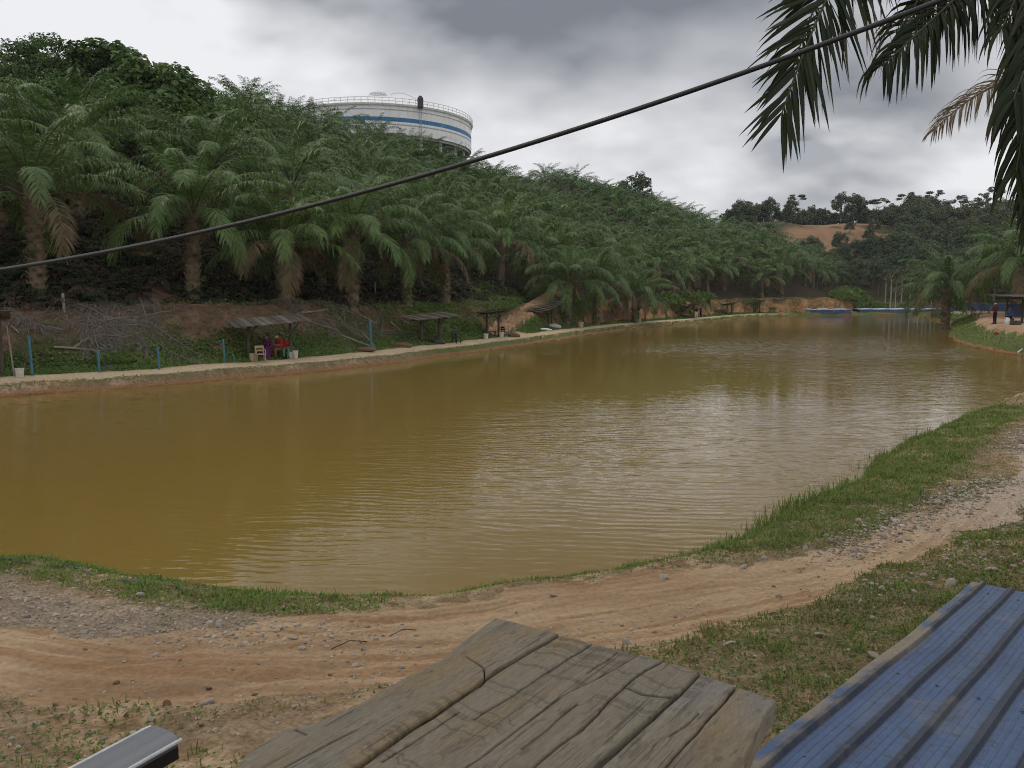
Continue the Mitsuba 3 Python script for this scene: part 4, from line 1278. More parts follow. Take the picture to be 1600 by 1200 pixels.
# ------------------------------------------------------------------ the blue corrugated sheet at the lower right
SHEET = thing('metal_sheet', 'blue ribbed metal roofing sheet streaked with mud, lying on low timbers', 'roofing sheet')
A0 = np.array([.956, 2.989, 2.10])
D0 = np.array([2.604, 2.841, -.30])
SL = np.linalg.norm(D0)
D0 = D0 / SL
W0 = np.cross(D0, [0, 0, 1])
W0 /= np.linalg.norm(W0)
N0 = np.cross(W0, D0)
prof = [(-.035, -.012), (-.03, 0), (.0, 0)]
x = 0.0
RIB = .19
for k in range(9):
    prof += [(x + .020, 0), (x + .030, .022), (x + .052, .022), (x + .062, 0)]
    for g in (.085, .115, .150):
        prof += [(x + g - .003, 0), (x + g, .0035), (x + g + .006, .0035), (x + g + .009, 0)]
    x += RIB
prof = np.array(prof)
SN = 60
sv = np.linspace(-.16, SL, SN)
far_cut = lambda w: -.02 + .09 * np.clip(w, 0, 2)                          # its far end is not quite square
V = []
for t in sv:
    tt_ = t + far_cut(prof[:, 0]) * ((t + .16) / (SL + .16)) * .4
    sag = .012 * np.sin(t * 1.9 + prof[:, 0] * 1.3) + .006 * np.sin(t * 5.1)
    V.append(A0 + np.outer(tt_, D0) + np.outer(prof[:, 0], W0) + np.outer(prof[:, 1] + sag * .6, N0))
V = np.array(V)
m_ = len(prof)
i, j = np.meshgrid(np.arange(SN - 1), np.arange(m_ - 1), indexing='ij')
q = np.stack([i * m_ + j, i * m_ + j + 1, (i + 1) * m_ + j + 1, (i + 1) * m_ + j], -1).reshape(-1, 4)
Vb = V - N0 * .0015
f = np.vstack([q[:, [0, 1, 2]], q[:, [0, 2, 3]]])
uvs = np.stack([np.repeat(sv, m_), np.tile(prof[:, 0], SN)], -1)
sheet = trimesh.Trimesh(V.reshape(-1, 3), f, process=False)
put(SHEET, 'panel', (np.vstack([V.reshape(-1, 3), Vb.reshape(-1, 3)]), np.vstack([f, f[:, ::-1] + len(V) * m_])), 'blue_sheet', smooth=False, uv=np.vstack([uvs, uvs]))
for t in (.25, 1.5, SL - .25):
    v = box([0, 0, 0], [1.75, .07, .06])[0] @ np.stack([W0, D0, N0]) + A0 + D0 * t + W0 * .83 - N0 * .046
    put(SHEET, 'cross_timber', (v, BOXF), 'dark_timber', smooth=False)
for t in (.25, 1.5, SL - .25):
    for w in (.12, 1.5):
        q = A0 + D0 * t + W0 * w - N0 * .08
        zg = zat(q[0], q[1]) - .1
        if q[2] > zg:
            put(SHEET, 'leg', box([q[0], q[1], (zg + q[2]) / 2], [.07, .07, q[2] - zg], .8), 'dark_timber', smooth=False)
for t in (.25, 1.5, SL - .25):
    for k_ in range(8):
        c_ = A0 + D0 * t + W0 * (RIB * k_ + .125) + N0 * .003
        vv = lathe([(.014, -.006), (.014, .0015), (.007, .002), (.007, .008), (.001, .0085)], 6)
        put(SHEET, 'screw', (vv[0] @ np.stack([W0, D0, N0]) + c_, vv[1]), 'blue_sheet', False)
v = box([0, 0, 0], [SL + .05, .05, .05])[0] @ np.stack([D0, W0, N0]) + A0 + D0 * (SL / 2 - .05) + W0 * -.005 - N0 * .038
put(SHEET, 'edge_timber', (v, BOXF), 'grey_stick', smooth=False, label='pale bare timber along the left edge of the sheet')
# ------------------------------------------------------------------ the white storage tank on the hill
TANKK = thing('storage_tank', 'huge white cylindrical storage tank with a blue band on top of the hill', 'tank')
TX, TY, TB, TT, TR = -29.5, 180.0, 35.5, 41.25, 20.4


def tl(m):
    return m[0] + [TX, TY, 0], m[1]


put(TANKK, 'shell', tl(lathe([(TR, TB), (TR, TT - .35)], 128)), 'tank_white', 40)
put(TANKK, 'eave_ring', tl(lathe([(TR - .05, TT - .36), (TR + .32, TT - .30), (TR + .45, TT - .02), (TR + .45, TT + .06), (TR - .4, TT + .08)], 128)), 'tank_white', 30)
put(TANKK, 'roof', tl(lathe([(TR - .2, TT + .04), (TR * .8, TT + 1.75), (TR * .6, TT + 3.3), (TR * .3, TT + 4.75), (.02, TT + 5.3)], 96)), 'tank_white', 30)
put(TANKK, 'seam_ring', tl(lathe([(TR + .01, TT - 1.12), (TR + .09, TT - 1.10), (TR + .09, TT - 1.0), (TR + .01, TT - .98)], 128)), 'tank_grey', 30)
put(TANKK, 'blue_band', tl(lathe([(TR + .015, TT - 3.3), (TR + .03, TT - 3.3), (TR + .03, TT - 2.5), (TR + .015, TT - 2.5)], 128)), 'tank_blue', 30)
put(TANKK, 'grey_stripe', tl(lathe([(TR + .015, TT - 3.98), (TR + .028, TT - 3.98), (TR + .028, TT - 3.75), (TR + .015, TT - 3.75)], 128)), 'tank_grey', 30)
put(TANKK, 'seam_ring', tl(lathe([(TR + .01, TT - 5.0), (TR + .05, TT - 5.0), (TR + .05, TT - 4.92), (TR + .01, TT - 4.92)], 128)), 'tank_white', 30)
put(TANKK, 'base_ring', tl(lathe([(TR - .6, TB - .01), (TR - .3, TB - .02), (TR - .3, TB - .5), (TR - .8, TB - .5)], 96)), 'tank_grey', 30)
for k in range(24):
    a = 2 * PI * (k + .35) / 24
    c = [(TR - 1.3) * math.cos(a), (TR - 1.3) * math.sin(a)]
    put(TANKK, 'column', tl(lathe([(.34, TB - .5), (.34, zat(TX + c[0], TY + c[1]) - .5)], 10, (c[0], c[1], 0))), 'tank_white', 40)
rail = []
for zz in (.55, 1.1):
    g = np.linspace(0, 2 * PI, 129)
    rail.append(tube(np.stack([(TR + .3) * np.cos(g), (TR + .3) * np.sin(g), g * 0 + TT + zz], -1), .045, 5, False))
put(TANKK, 'hand_rail', tl(cat(rail)), 'tank_grey', 40, stuff=True)
put(TANKK, 'rail_posts', tl(cat([tube([[(TR + .3) * math.cos(a), (TR + .3) * math.sin(a), TT], [(TR + .3) * math.cos(a), (TR + .3) * math.sin(a), TT + 1.1]], .04, 5) for a in np.linspace(0, 2 * PI, 97)[:-1]])), 'tank_grey', 40, stuff=True)
vz = TT + 5.2
put(TANKK, 'roof_vent', tl(lathe([(1.0, vz), (1.0, vz + .9), (1.75, vz + 1.2), (1.9, vz + 1.5), (1.6, vz + 1.75), (.02, vz + 1.9)], 24)), 'tank_white', 30)
put(TANKK, 'vent_rail', tl(cat([tube(np.stack([2.1 * np.cos(np.linspace(0, 2 * PI, 33)), 2.1 * np.sin(np.linspace(0, 2 * PI, 33)), np.full(33, vz + h)], -1), .04, 5, False) for h in (.5, 1.0)])), 'tank_grey', 40)
la = math.atan2(-TR * .83, TR * .53)
lx, ly = (TR + .5) * math.cos(la), (TR + .5) * math.sin(la)
put(TANKK, 'ladder_pipe', tl(cat([tube([[lx + o, ly, TB - 4.0], [lx + o, ly, TT + .4]], .07, 6) for o in (-.14, .14)])), 'tank_grey', 40)
put(TANKK, 'ladder_cage', tl(lathe([(.42, TT - .4), (.6, TT - .2), (.6, TT + 1.5), (.3, TT + 2.0), (.02, TT + 2.05)], 12, (lx, ly, 0))), 'dark_metal', 30)
st = np.linspace(0, 1, 12)
put(TANKK, 'roof_stair_rail', tl(tube(np.stack([2.8 * (1 - st) + (lx * .97) * st, -1 * (1 - st) + (ly * .97) * st, TT + 6.2 - 5.1 * st ** 1.6], -1), .06, 5)), 'tank_grey', 40)


# ------------------------------------------------------------------ shelters along the left bank
def frame(x, y, a):
    R = rotz(a)
    return lambda m: (np.asarray(m[0]) @ R.T + [x, y, 0], m[1])


def bar(a, b, w, h=None):
    """A squared timber from a to b."""
    a, b = np.asarray(a, float), np.asarray(b, float)
    d = b - a
    L = np.linalg.norm(d)
    d /= L
    s = np.cross(d, [0, 0, 1] if abs(d[2]) < .95 else [1, 0, 0])
    s /= np.linalg.norm(s)
    t = np.cross(s, d)
    v = box([0, 0, 0], [L, w, h or w])[0]
    return v @ np.stack([d, s, t]) + (a + b) / 2, BOXF


def shelter(x, y, a, W, gap, H, label, tiltu=0.0, tiltv=-.2, D=2.0, boards=9, seat=True, base=None):
    k = thing('shelter', label, 'shelter')
    f = frame(x, y, a)
    z0 = zat(x, y) if base is None else base
    rr = np.random.default_rng(int(abs(x * 100 + y * 10)))
    zr = lambda u, v: z0 + H + tiltu * u + tiltv * v
    for s in (-1, 1):
        u = s * gap / 2
        put(k, 'post', f(bar([u, 0, z0 - .5], [u + rr.normal(0, .03), 0, zr(u, 0) - .1], .13)), 'dark_timber', False)
        put(k, 'roof_beam', f(bar([u, -D / 2 + .1, zr(u, -D / 2 + .1) - .09], [u, D / 2 - .1, zr(u, D / 2 - .1) - .09], .08, .10)), 'dark_timber', False)
        for o in (-1, 1):
            put(k, 'brace', f(bar([u, 0, z0 + H * .62], [u + o * min(.62, W * .22), 0, zr(u + o * .6, 0) - .06], .06)), 'dark_timber', False)
    put(k, 'ridge_beam', f(bar([-W / 2 + .1, 0, zr(-W / 2, 0) - .17], [W / 2 - .1, 0, zr(W / 2, 0) - .17], .08, .1)), 'dark_timber', False)
    for i in range(boards):
        u0 = -W / 2 + W * i / boards
        u1 = u0 + W / boards * 1.05
        um = (u0 + u1) / 2
        dv = rr.normal(0, .06)
        lift = .012 * (i % 2) + rr.uniform(0, .012)
        put(k, 'roof_board', f(bar([um, -D / 2 + dv, zr(um, -D / 2 + dv) + lift], [um, D / 2 + dv, zr(um, D / 2 + dv) + lift], u1 - u0, .03)), 'dark_timber' if rr.random() < .5 else 'roof_wood', False)
    if seat:
        put(k, 'seat', f(cat([bar([-gap / 2, .25, z0 + .44], [gap / 2, .25, z0 + .44], .32, .05), bar([-gap / 2 + .15, .25, z0 - .3], [-gap / 2 + .15, .25, z0 + .42], .08), bar([gap / 2 - .15, .25, z0 - .3], [gap / 2 - .15, .25, z0 + .42], .08)])), 'dark_timber', False)
    return z0


SA = math.atan2(.84, .54)


def bank(px, off, y0=28):
    """The point on the left bank in that direction, off metres from the water."""
    ys = np.arange(y0, 165, .25)
    xs = (px - 800) / 1232 * ys
    d, s = shore(xs, ys)
    i = np.argmax((d >= off) & (d < off + 3))
    return float(xs[i]), float(ys[i])


def toward(x, y):
    """The local direction of the bank, for setting things along it."""
    d, s = shore(np.array([x, x + .5]), np.array([y, y]))
    d2, _ = shore(np.array([x]), np.array([y + .5]))
    return math.atan2((d[1] - d[0]), -(d2[0] - d[0])) + PI


H1 = bank(421, 2.9, 36)
A1 = math.atan2(1.1, 1.75)
shelter(*H1, A1, 4.0, 2.25, 2.05, 'timber shelter with a wide plank roof where the seated people rest', tiltu=.07, tiltv=.15, D=2.2, boards=12)
H2 = bank(673, 2.9, 45)
shelter(*H2, A1 + .2, 3.7, 1.55, 1.95, 'empty timber shelter with a bent plank roof right of the tall blue post', tiltu=.07, tiltv=.12)
H3 = bank(770, 2.9, 55)
shelter(*H3, A1 + .3, 3.9, 1.4, 2.1, 'timber shelter with a flat dark roof at the foot of the dirt ramp', tiltu=.08, tiltv=-.05)
H4 = (3.45, 78.5)
shelter(*H4, 1.0, 5.4, 2.0, 1.9, 'timber shelter with a steeply tilted roof just right of the dirt ramp', tiltu=.20, tiltv=.16)
H5 = bank(1002, 2.7, 90)
shelter(*H5, .9, 4.2, 1.8, 1.9, 'small dark shelter standing before the orange cut bank and the young palm', tiltu=.13, tiltv=-.08, boards=6)
H6 = bank(1076, 2.7, 100)
shelter(*H6, .8, 6.2, 2.2, 1.9, 'dark shelter on the far left bank where two people stand', tiltu=.13, tiltv=-.08, boards=6)
H7 = bank(1138, 2.8, 110)
shelter(*H7, .7, 3.6, 1.3, 1.9, 'small far shelter second from the end of the row', tiltu=.1, tiltv=-.1, boards=6)
H8 = bank(1182, 2.8, 115)
shelter(*H8, .7, 4.2, 1.3, 2.1, 'small far shelter last in the row before the blue tarpaulin pond', tiltu=.17, tiltv=-.1, boards=6)
H0 = (-23.05, 32.2)
shelter(*H0, A1, 4.4, 3.6, 2.75, 'corner of a pale tilted plank roof at the left edge of the picture', tiltu=-.1, tiltv=-.2, seat=False)

# right bank: the fishing shelter with its owner's things
RS = (43.6, 67.6)
k = thing('fishing_shelter', 'long dark open shelter on posts at the right edge of the picture', 'shelter')
z0 = zat(*RS)
f = frame(*RS, .25)
for u, v in ((0, 0), (1.5, -1.4), (3.6, -1.2), (3.4, 1.2), (0, 1.6), (6.5, 0)):
    put(k, 'post', f(bar([u, v, z0 - .5], [u, v, z0 + 2.05], .14)), 'dark_timber', False)
for v in (-1.4, 1.5):
    put(k, 'roof_beam', f(bar([-1.4, v, z0 + 2.12], [8, v, z0 + 2.2], .1, .14)), 'dark_timber', False)
put(k, 'brace', f(bar([1.5, -1.4, z0 + 1.2], [2.6, -1.4, z0 + 2.1], .08)), 'grey_stick', False)
for i in range(14):
    u = -1.5 + i * .7
    put(k, 'roof_sheet', f(bar([u, -1.9, z0 + 2.22 + .02 * (i % 2)], [u, 2.0, z0 + 2.42 + .02 * (i % 2)], .72, .03)), 'dark_timber' if i % 4 != 2 else 'tarp_blue', False)
put(k, 'counter', f(cat([bar([1.6, -.4, z0 + .72], [6.2, -.4, z0 + .72], .55, .05)])), 'dark_timber', False)
put(k, 'back_panel', f(bar([0, 1.7, z0 + 1.05], [7.5, 1.7, z0 + 1.05], .03, 1.1)), 'tarp_blue', False, label='blue plastic sheet across the back')


# ------------------------------------------------------------------ posts, chairs, buckets
def post(name, label, x, y, h, r, b, lean=(0, 0), group=None):
    z = zat(x, y)
    k = thing(name, label, name.split('_')[-1], group)
    scene[k] = {**mikit.ply(tube([[x, y, z - .4], [x + lean[0] * .5, y + lean[1] * .5, z + h / 2], [x + lean[0], y + lean[1], z + h]], r, 8), None, smooth=40), 'bsdf': ref(b)}


for px, off, h, lb in [(47, 2.2, 1.7, 'tall blue pipe post nearest the left edge'), (153, 2.3, 1.0, 'short blue pipe post, second from the left edge'), (247, 2.3, 1.05, 'blue pipe post midway between the left edge and the first shelter'), (350, 2.5, 1.2, 'blue pipe post just left of the first shelter'), (580, 2.5, 1.85, 'tallest blue pipe post, alone between the first two shelters')]:
    x, y = bank(px, off, 29)
    post('blue_post', lb, x, y, h, .05 if px != 580 else .07, 'post_blue', (-.05, 0))
x, y = bank(366, 2.5, 35)
post('blue_stake', 'short pale blue stake leaning beside the first shelter', x, y, .45, .035, 'post_blue', (-.12, 0))
x, y = bank(19, 2.4, 28)
post('bamboo_pole', 'thin leaning bamboo pole beside the white bucket at the left edge', x, y, 2.15, .03, 'grey_stick', (-.2, 0))
post('pale_stake', 'pale upright stake on the dark slope between palms', -10.34, 60.41, 1.35, .05, 'grey_stick', (-.1, 0))
x, y = bank(1000, .2, 80)
for px in (845, 900, 960, 1050):
    x, y = bank(px, .15, 60)
    post('bank_stake', 'short dark stake at the water line of the left bank', x, y, .4, .04, 'dark_timber', (0, 0), 'stakes at the water line')


def bucket(x, y, h, r, b, label, lid=False):
    z = zat(x, y)
    k = thing('bucket', label, 'bucket')
    put(k, 'body', lathe([(.02, z), (r * .84, z), (r * .86, z + .02), (r, z + h - .03), (r * 1.06, z + h - .03), (r * 1.06, z + h), (r * .97, z + h), (r * .82, z + .03), (.02, z + .03)], 18, (x, y, 0)), b, 30)
    g = np.linspace(0, PI, 9)
    put(k, 'handle', tube(np.stack([x + r * 1.07 * np.cos(g), y - .02 - .1 * np.sin(g), z + h - .05 - .09 * np.sin(g)], -1), .006, 5), 'tank_grey', 40)
    if lid:
        put(k, 'lid', lathe([(r * 1.07, z + h + .004), (r * 1.07, z + h + .03), (.02, z + h + .035)], 18, (x, y, 0)), 'white_cloth', 30)


B = [(27, 2.0, .38, .17, 'bucket_white', 'white plastic bucket at the left edge beside the bamboo pole', 28), (460, 2.5, .42, .18, 'bucket_white', 'white bucket at the right post of the first shelter', 36), (452, 2.55, .38, .16, 'bucket_tan', 'tan bucket left of the white one at the first shelter', 36),
     (394, 2.6, .40, .17, 'bucket_tan', 'tan tub with a dark lid at the left post of the first shelter', 36), (759, 2.3, .42, .2, 'bucket_white', 'white bucket left of the third shelter at the foot of the ramp', 55), (783, 2.4, .42, .2, 'bucket_white', 'white bucket beside the dark chair at the foot of the ramp', 56),
     (907, 2.3, .6, .3, 'bucket_tan', 'pale tub on the path before the orange bank', 70), (998, 2.2, .45, .25, 'bucket_white', 'white bucket under the small dark shelter', 88)]
for px, off, h, r, b, lb, y0 in B:
    bucket(*bank(px, off, y0), h, r, b, lb)
bucket(41.9, 66.9, .42, .2, 'bucket_tan', 'tan basket bucket beside the standing man on the right bank')


def chair(x, y, a, b, label):
    z = zat(x, y)
    k = thing('chair', label, 'chair')
    f = frame(x, y, a)
    put(k, 'seat', f(rbox([0, 0, z + .42], [.44, .42, .04], .015)), b, 40)
    put(k, 'backrest', f(cat([bar([-.2, .2, z + .44], [-.2, .27, z + .84], .05), bar([.2, .2, z + .44], [.2, .27, z + .84], .05), bar([-.2, .27, z + .78], [.2, .27, z + .78], .03, .13), bar([-.2, .245, z + .6], [.2, .245, z + .6], .03, .08)])), b, False)
    for s in (-1, 1):
        put(k, 'armrest', f(cat([bar([s * .23, -.18, z + .62], [s * .23, .22, z + .64], .05, .03), bar([s * .23, -.17, z + .42], [s * .23, -.17, z + .62], .04)])), b, False)
        for t in (-1, 1):
            put(k, 'leg', f(bar([s * .2, t * .18, z + .42], [s * .23, t * .21, z - .02], .045)), b, False)


chair(*bank(406, 2.15, 36), .5, 'chair_tan', 'tan plastic armchair beside the woman in purple')
chair(*bank(789, 2.3, 56), 2.3, 'black_plastic', 'dark armchair at the foot of the dirt ramp')
chair(*bank(713, 2.2, 48), 1.0, 'black_plastic', 'dark low chair right of the second shelter')


# ------------------------------------------------------------------ people
def limb(j, r, names):
    out = []
    for a, b in names:
        out.append(m3.Manifold.batch_hull([m3.Manifold.sphere(r[a], 10).translate(list(map(float, j[a]))), m3.Manifold.sphere(r[b], 10).translate(list(map(float, j[b])))]))
    return out


def smooth_body(ms, edge=.03, it=6):
    m = m3.Manifold.batch_boolean(ms, m3.OpType.Add).refine_to_length(edge).to_mesh()
    t = trimesh.Trimesh(np.array(m.vert_properties[:, :3], float), np.array(m.tri_verts), process=True)
    trimesh.smoothing.filter_taubin(t, iterations=it)
    return np.array(t.vertices), np.array(t.faces)


def person(x, y, a, label, pose, top, bottom, head, s=1.0, dress=None, mask=False, z=None, arms=None, lean=0.0, bare_legs=False):
    """x right, y forward in the person's own frame."""
    k = thing('person', label, 'person')
    J = {}
    if pose == 'stand':
        J.update(pel=(0, 0, .95), waist=(0, 0, 1.08), chest=(0, .02 + lean, 1.30), neck=(0, .02 + lean, 1.47), head=(0, .05 + lean, 1.62))
        for n, sx in (('l', -1), ('r', 1)):
            J.update({n + 'hip': (sx * .09, 0, .90), n + 'kne': (sx * .10, .03, .50), n + 'ank': (sx * .11, -.02, .09), n + 'toe': (sx * .13, .17, .035), n + 'hee': (sx * .11, -.05, .04)})
        zs = 1.40
    else:
        J.update(pel=(0, 0, .52), waist=(0, .02, .66), chest=(0, .06 + lean, .88), neck=(0, .08 + lean, 1.05), head=(0, .12 + lean, 1.20))
        for n, sx in (('l', -1), ('r', 1)):
            J.update({n + 'hip': (sx * .09, .03, .50), n + 'kne': (sx * .15, .44, .52), n + 'ank': (sx * .14, .40, .09), n + 'toe': (sx * .16, .58, .035), n + 'hee': (sx * .14, .36, .04)})
        zs = .98
    yy = J['chest'][1]
    for n, sx in (('l', -1), ('r', 1)):
        J[n + 'sho'] = (sx * .18, yy, zs)
        am = (arms or {}).get(n, 'down' if pose == 'stand' else 'lap')
        e, w = {'down': ((sx * .24, yy - .02, zs - .29), (sx * .24, yy + .06, zs - .53)), 'lap': ((sx * .25, yy + .06, zs - .27), (sx * .10, yy + .27, zs - .33)), 'fore': ((sx * .23, yy + .06, zs - .28), (sx * .14, yy + .30, zs - .24)),
                'up': ((sx * .24, yy + .16, zs - .12), (sx * .10, yy + .22, zs + .10))}[am]
        J[n + 'elb'], J[n + 'wri'] = e, w
    R = dict(pel=.125, waist=.115, chest=.125, neck=.055, head=.095, hip=.085, kne=.058, ank=.04, toe=.03, hee=.036, sho=.062, elb=.042, wri=.029)
    R = {n: R.get(n, R.get(n[1:])) for n in J}
    torso = [('pel', 'waist'), ('waist', 'chest'), ('chest', 'lsho'), ('chest', 'rsho'), ('chest', 'neck'), ('pel', 'lhip'), ('pel', 'rhip')]
    arm = [(n + p, n + q) for n in 'lr' for p, q in (('sho', 'elb'), ('elb', 'wri'))]
    leg = [(n + p, n + q) for n in 'lr' for p, q in (('hip', 'kne'), ('kne', 'ank'), ('ank', 'hee'), ('hee', 'toe'))]
    ms = limb(J, R, torso + arm + leg)
    hc = np.array(J['head'])
    sp = lambda c, r, n=12: m3.Manifold.sphere(r, n).translate(list(map(float, c)))
    ms += [m3.Manifold.batch_hull([sp(hc + [0, -.01, .02], .095), sp(hc + [0, .045, -.075], .05), sp(hc + [0, .05, .02], .065)]), m3.Manifold.batch_hull([sp(J['neck'], .052), sp(hc + [0, -.01, -.05], .055)]),
           m3.Manifold.batch_hull([sp(hc + [0, .108, .0], .010, 8), sp(hc + [0, .118, -.03], .017, 8)]), sp(hc + [-.092, 0, -.01], .022, 8), sp(hc + [.092, 0, -.01], .022, 8)]
    for n, sx in (('l', -1), ('r', 1)):                       # hands: a palm, four fingers and a thumb
        w, e = np.array(J[n + 'wri']), np.array(J[n + 'elb'])
        d = (w - e) / np.linalg.norm(w - e)
        s_ = np.cross(d, [0, 0, 1.]) if abs(d[2]) < .9 else np.array([0, 1., 0])
        s_ /= np.linalg.norm(s_)
        pl = w + d * .08
        ms.append(m3.Manifold.batch_hull([sp(w, .027, 8), sp(pl + s_ * .026, .017, 8), sp(pl - s_ * .026, .017, 8)]))
        cv = np.cross(s_, d) * -.03
        for q, l in zip((-.03, -.01, .01, .03), (.060, .075, .078, .064)):
            b = pl + s_ * q
            m_ = b + d * l * .55 + cv * .3
            ms += [m3.Manifold.batch_hull([sp(b, .010, 6), sp(m_, .009, 6)]), m3.Manifold.batch_hull([sp(m_, .009, 6), sp(m_ + d * l * .4 + cv * .6, .008, 6)])]
        ms.append(m3.Manifold.batch_hull([sp(w + d * .03 + s_ * .03, .012, 6), sp(w + d * .085 + s_ * .062, .010, 6)]))
    z0 = zat(x, y) if z is None else z
    Rm = rotz(a)
    tf = lambda m: (m[0] * s @ Rm.T + [x, y, z0], m[1])
    put(k, 'body', tf(smooth_body(ms, .03, 4)), 'skin', 60)
    fat = lambda d: {n: R[n] + d for n in R}
    slv = [('lsho', 'lelb'), ('rsho', 'relb')] + ([('lelb', 'lwri'), ('relb', 'rwri')] if dress or top == 'dark_red_cloth' else [])
    if dress:
        hem = [(sx * .20, (.42 if pose != 'stand' else .02) + sy, .08) for sx in (-1, 1) for sy in (-.16, .14)]
        sk = m3.Manifold.batch_hull([sp(J['pel'], .16)] + [sp(J[n], .10) for n in ('lkne', 'rkne')] + [sp(h, .05, 8) for h in hem])
        put(k, 'dress', tf(smooth_body(limb(J, fat(.022), torso[:5] + slv) + [sk], .035)), dress, 60)
    else:
        put(k, 'shirt', tf(smooth_body(limb(J, fat(.018), torso[:5] + slv) + [sp(J['pel'], .135)], .03)), top, 60)
        lg = leg[:0] + [(n + 'hip', n + 'kne') for n in 'lr'] + ([] if bare_legs else [(n + 'kne', n + 'ank') for n in 'lr'])
        put(k, 'trousers', tf(smooth_body(limb(J, fat(.020), lg + [('pel', 'lhip'), ('pel', 'rhip')]), .03)), bottom, 60)
    for n in 'lr':
        put(k, 'shoe', tf(smooth_body(limb(J, {**fat(.012)}, [(n + 'hee', n + 'toe')]), .03)), 'dark_cloth', 60)
    if head == 'scarf':
        put(k, 'headscarf', tf(smooth_body([sp(hc + [0, -.018, .02], .112), m3.Manifold.batch_hull([sp(hc + [0, -.02, -.06], .09), sp(J['chest'], .15)])], .03)), dress or 'dark_cloth', 60)
    elif head == 'cap':
        put(k, 'cap', tf(smooth_body([m3.Manifold.batch_hull([sp(hc + [0, -.015, .05], .102), sp(hc + [0, .0, .06], .098)]).trim_by_plane([0, 0, 1], float(hc[2] + .03)), m3.Manifold.batch_hull([sp(hc + [-.06, .11, .035], .012, 8), sp(hc + [.06, .11, .035], .012, 8), sp(hc + [0, .16, .03], .012, 8), sp(hc + [0, .05, .045], .03, 8)])], .02, 2)), 'grey_cap', 60)
        put(k, 'hair', tf(smooth_body([sp(hc + [0, -.022, .012], .096)], .03)), 'hair', 60)
    else:
        put(k, 'hair', tf(smooth_body([sp(hc + [0, -.025, .032], .098)], .03)), 'hair', 60)
    if mask:
        put(k, 'face_mask', tf(smooth_body([m3.Manifold.batch_hull([sp(hc + [0, .075, -.035], .052), sp(hc + [0, .07, -.06], .045)])], .02, 2)), 'white_cloth', 60)
    for sx in (-1, 1):
        put(k, 'eye', tf(lathe([(.001, -.011), (.009, -.006), (.011, 0), (.009, .006), (.001, .011)], 8, hc + [sx * .034, .106, .018])), 'hair', 40)


FW = A1 + PI                                               # facing the pond: forward (+y) turned over the water
gz1 = zat(*H1)


def at1(u, v):
    return H1[0] + math.cos(A1) * u - math.sin(A1) * v, H1[1] + math.sin(A1) * u + math.cos(A1) * v


person(*at1(.02, .20), FW - .9, 'seated woman in a long purple dress and headscarf under the first shelter', 'sit', None, None, 'scarf', 1.0, dress='purple_cloth', z=gz1 - .02)
person(*at1(.62, .22), FW - 1.2, 'seated man in a red shirt and white face mask under the first shelter', 'sit', 'red_cloth', 'brown_cloth', 'hair', 1.02, mask=True, z=gz1, arms={'l': 'fore'})
person(*at1(.98, .22), FW - .4, 'seated child in red top and green trousers beside the masked man', 'sit', 'red_cloth', 'green_cloth', 'hair', .86, z=gz1 + .04)
x, y = bank(1087, 2.1, 100)
person(x, y, 2.9, 'standing person in dark top and white trousers at the dark far shelter', 'stand', 'dark_cloth', 'white_cloth', 'hair', .98)
x, y = bank(1094, 2.5, 100)
person(x, y, 2.2, 'standing person in a purple top behind the one in white trousers', 'stand', 'purple_cloth', 'dark_cloth', 'hair', .95)
person(41.1, 67.3, .35, 'man in dark red jacket and grey cap standing on the right bank', 'stand', 'dark_red_cloth', 'dark_cloth', 'cap', 1.0, arms={'l': 'fore', 'r': 'fore'})
person(43.2, 68.6, 2.3, 'seated person in blue and white clothes under the right shelter', 'sit', 'blue_cloth', 'dark_cloth', 'hair', .98, z=zat(43.2, 68.6), lean=.05)
k = thing('box_seat', 'low wooden box carrying the seated person under the right shelter', 'box')
scene[k] = {**mikit.ply(box([43.25, 68.63, zat(43.2, 68.6) + .19], [.45, .4, .40], .4)), 'bsdf': ref('dark_timber')}


# ------------------------------------------------------------------ small things
def single(name, label, cat_, mesh, b, smooth=30, group=None):
    k = thing(name, label, cat_, group)
    scene[k] = {**mikit.ply(mesh, None, smooth=smooth), 'bsdf': ref(b)}


def lump(x, y, s, seed, z=0.0):
    v = trimesh.creation.icosphere(2).vertices
    v = v * (.7 + .6 * meshkit.fbm(v * 1.7 + seed, 3, seed))[:, None] * s
    return v + [x, y, zat(x, y) + s[2] * .5 + z], trimesh.creation.icosphere(2).faces


single('plastic_bag', 'white plastic bag on the ground behind the standing man', 'bag', lump(41.75, 66.6, [.22, .2, .30], 3), 'white_cloth', True)
single('carrier_bag', 'pale blue carrier bag beside the white bag on the right bank', 'bag', lump(42.3, 67.6, [.25, .2, .35], 5), 'white_cloth', True)
single('concrete_block', 'grey block at the foot of the right shelter post', 'block', jitter(rbox([40.7, 63.9, zat(40.7, 63.9) + .16], [.7, .5, .4], .03, .3), .02, 3), 'dark_timber')
single('red_cloth', 'crumpled bright red cloth on the path of the right bank', 'cloth', lump(36.9, 60.1, [.20, .15, .11], 9), 'red_cloth', True)
single('white_pipe', 'white plastic pipe lying in the grass of the right bank', 'pipe', tube([[33.35, 51.9, zat(33.35, 51.9) + .12], [36.2, 53.3, zat(36.2, 53.3) + .10]], .07, 10), 'white_pipe', 40)
single('wooden_stick', 'stick pushed into the water edge of the right bank', 'stick', tube([[36.1, 58.6, -.3], [35.9, 57.9, 1.1]], .035, 6), 'grey_stick', 40)
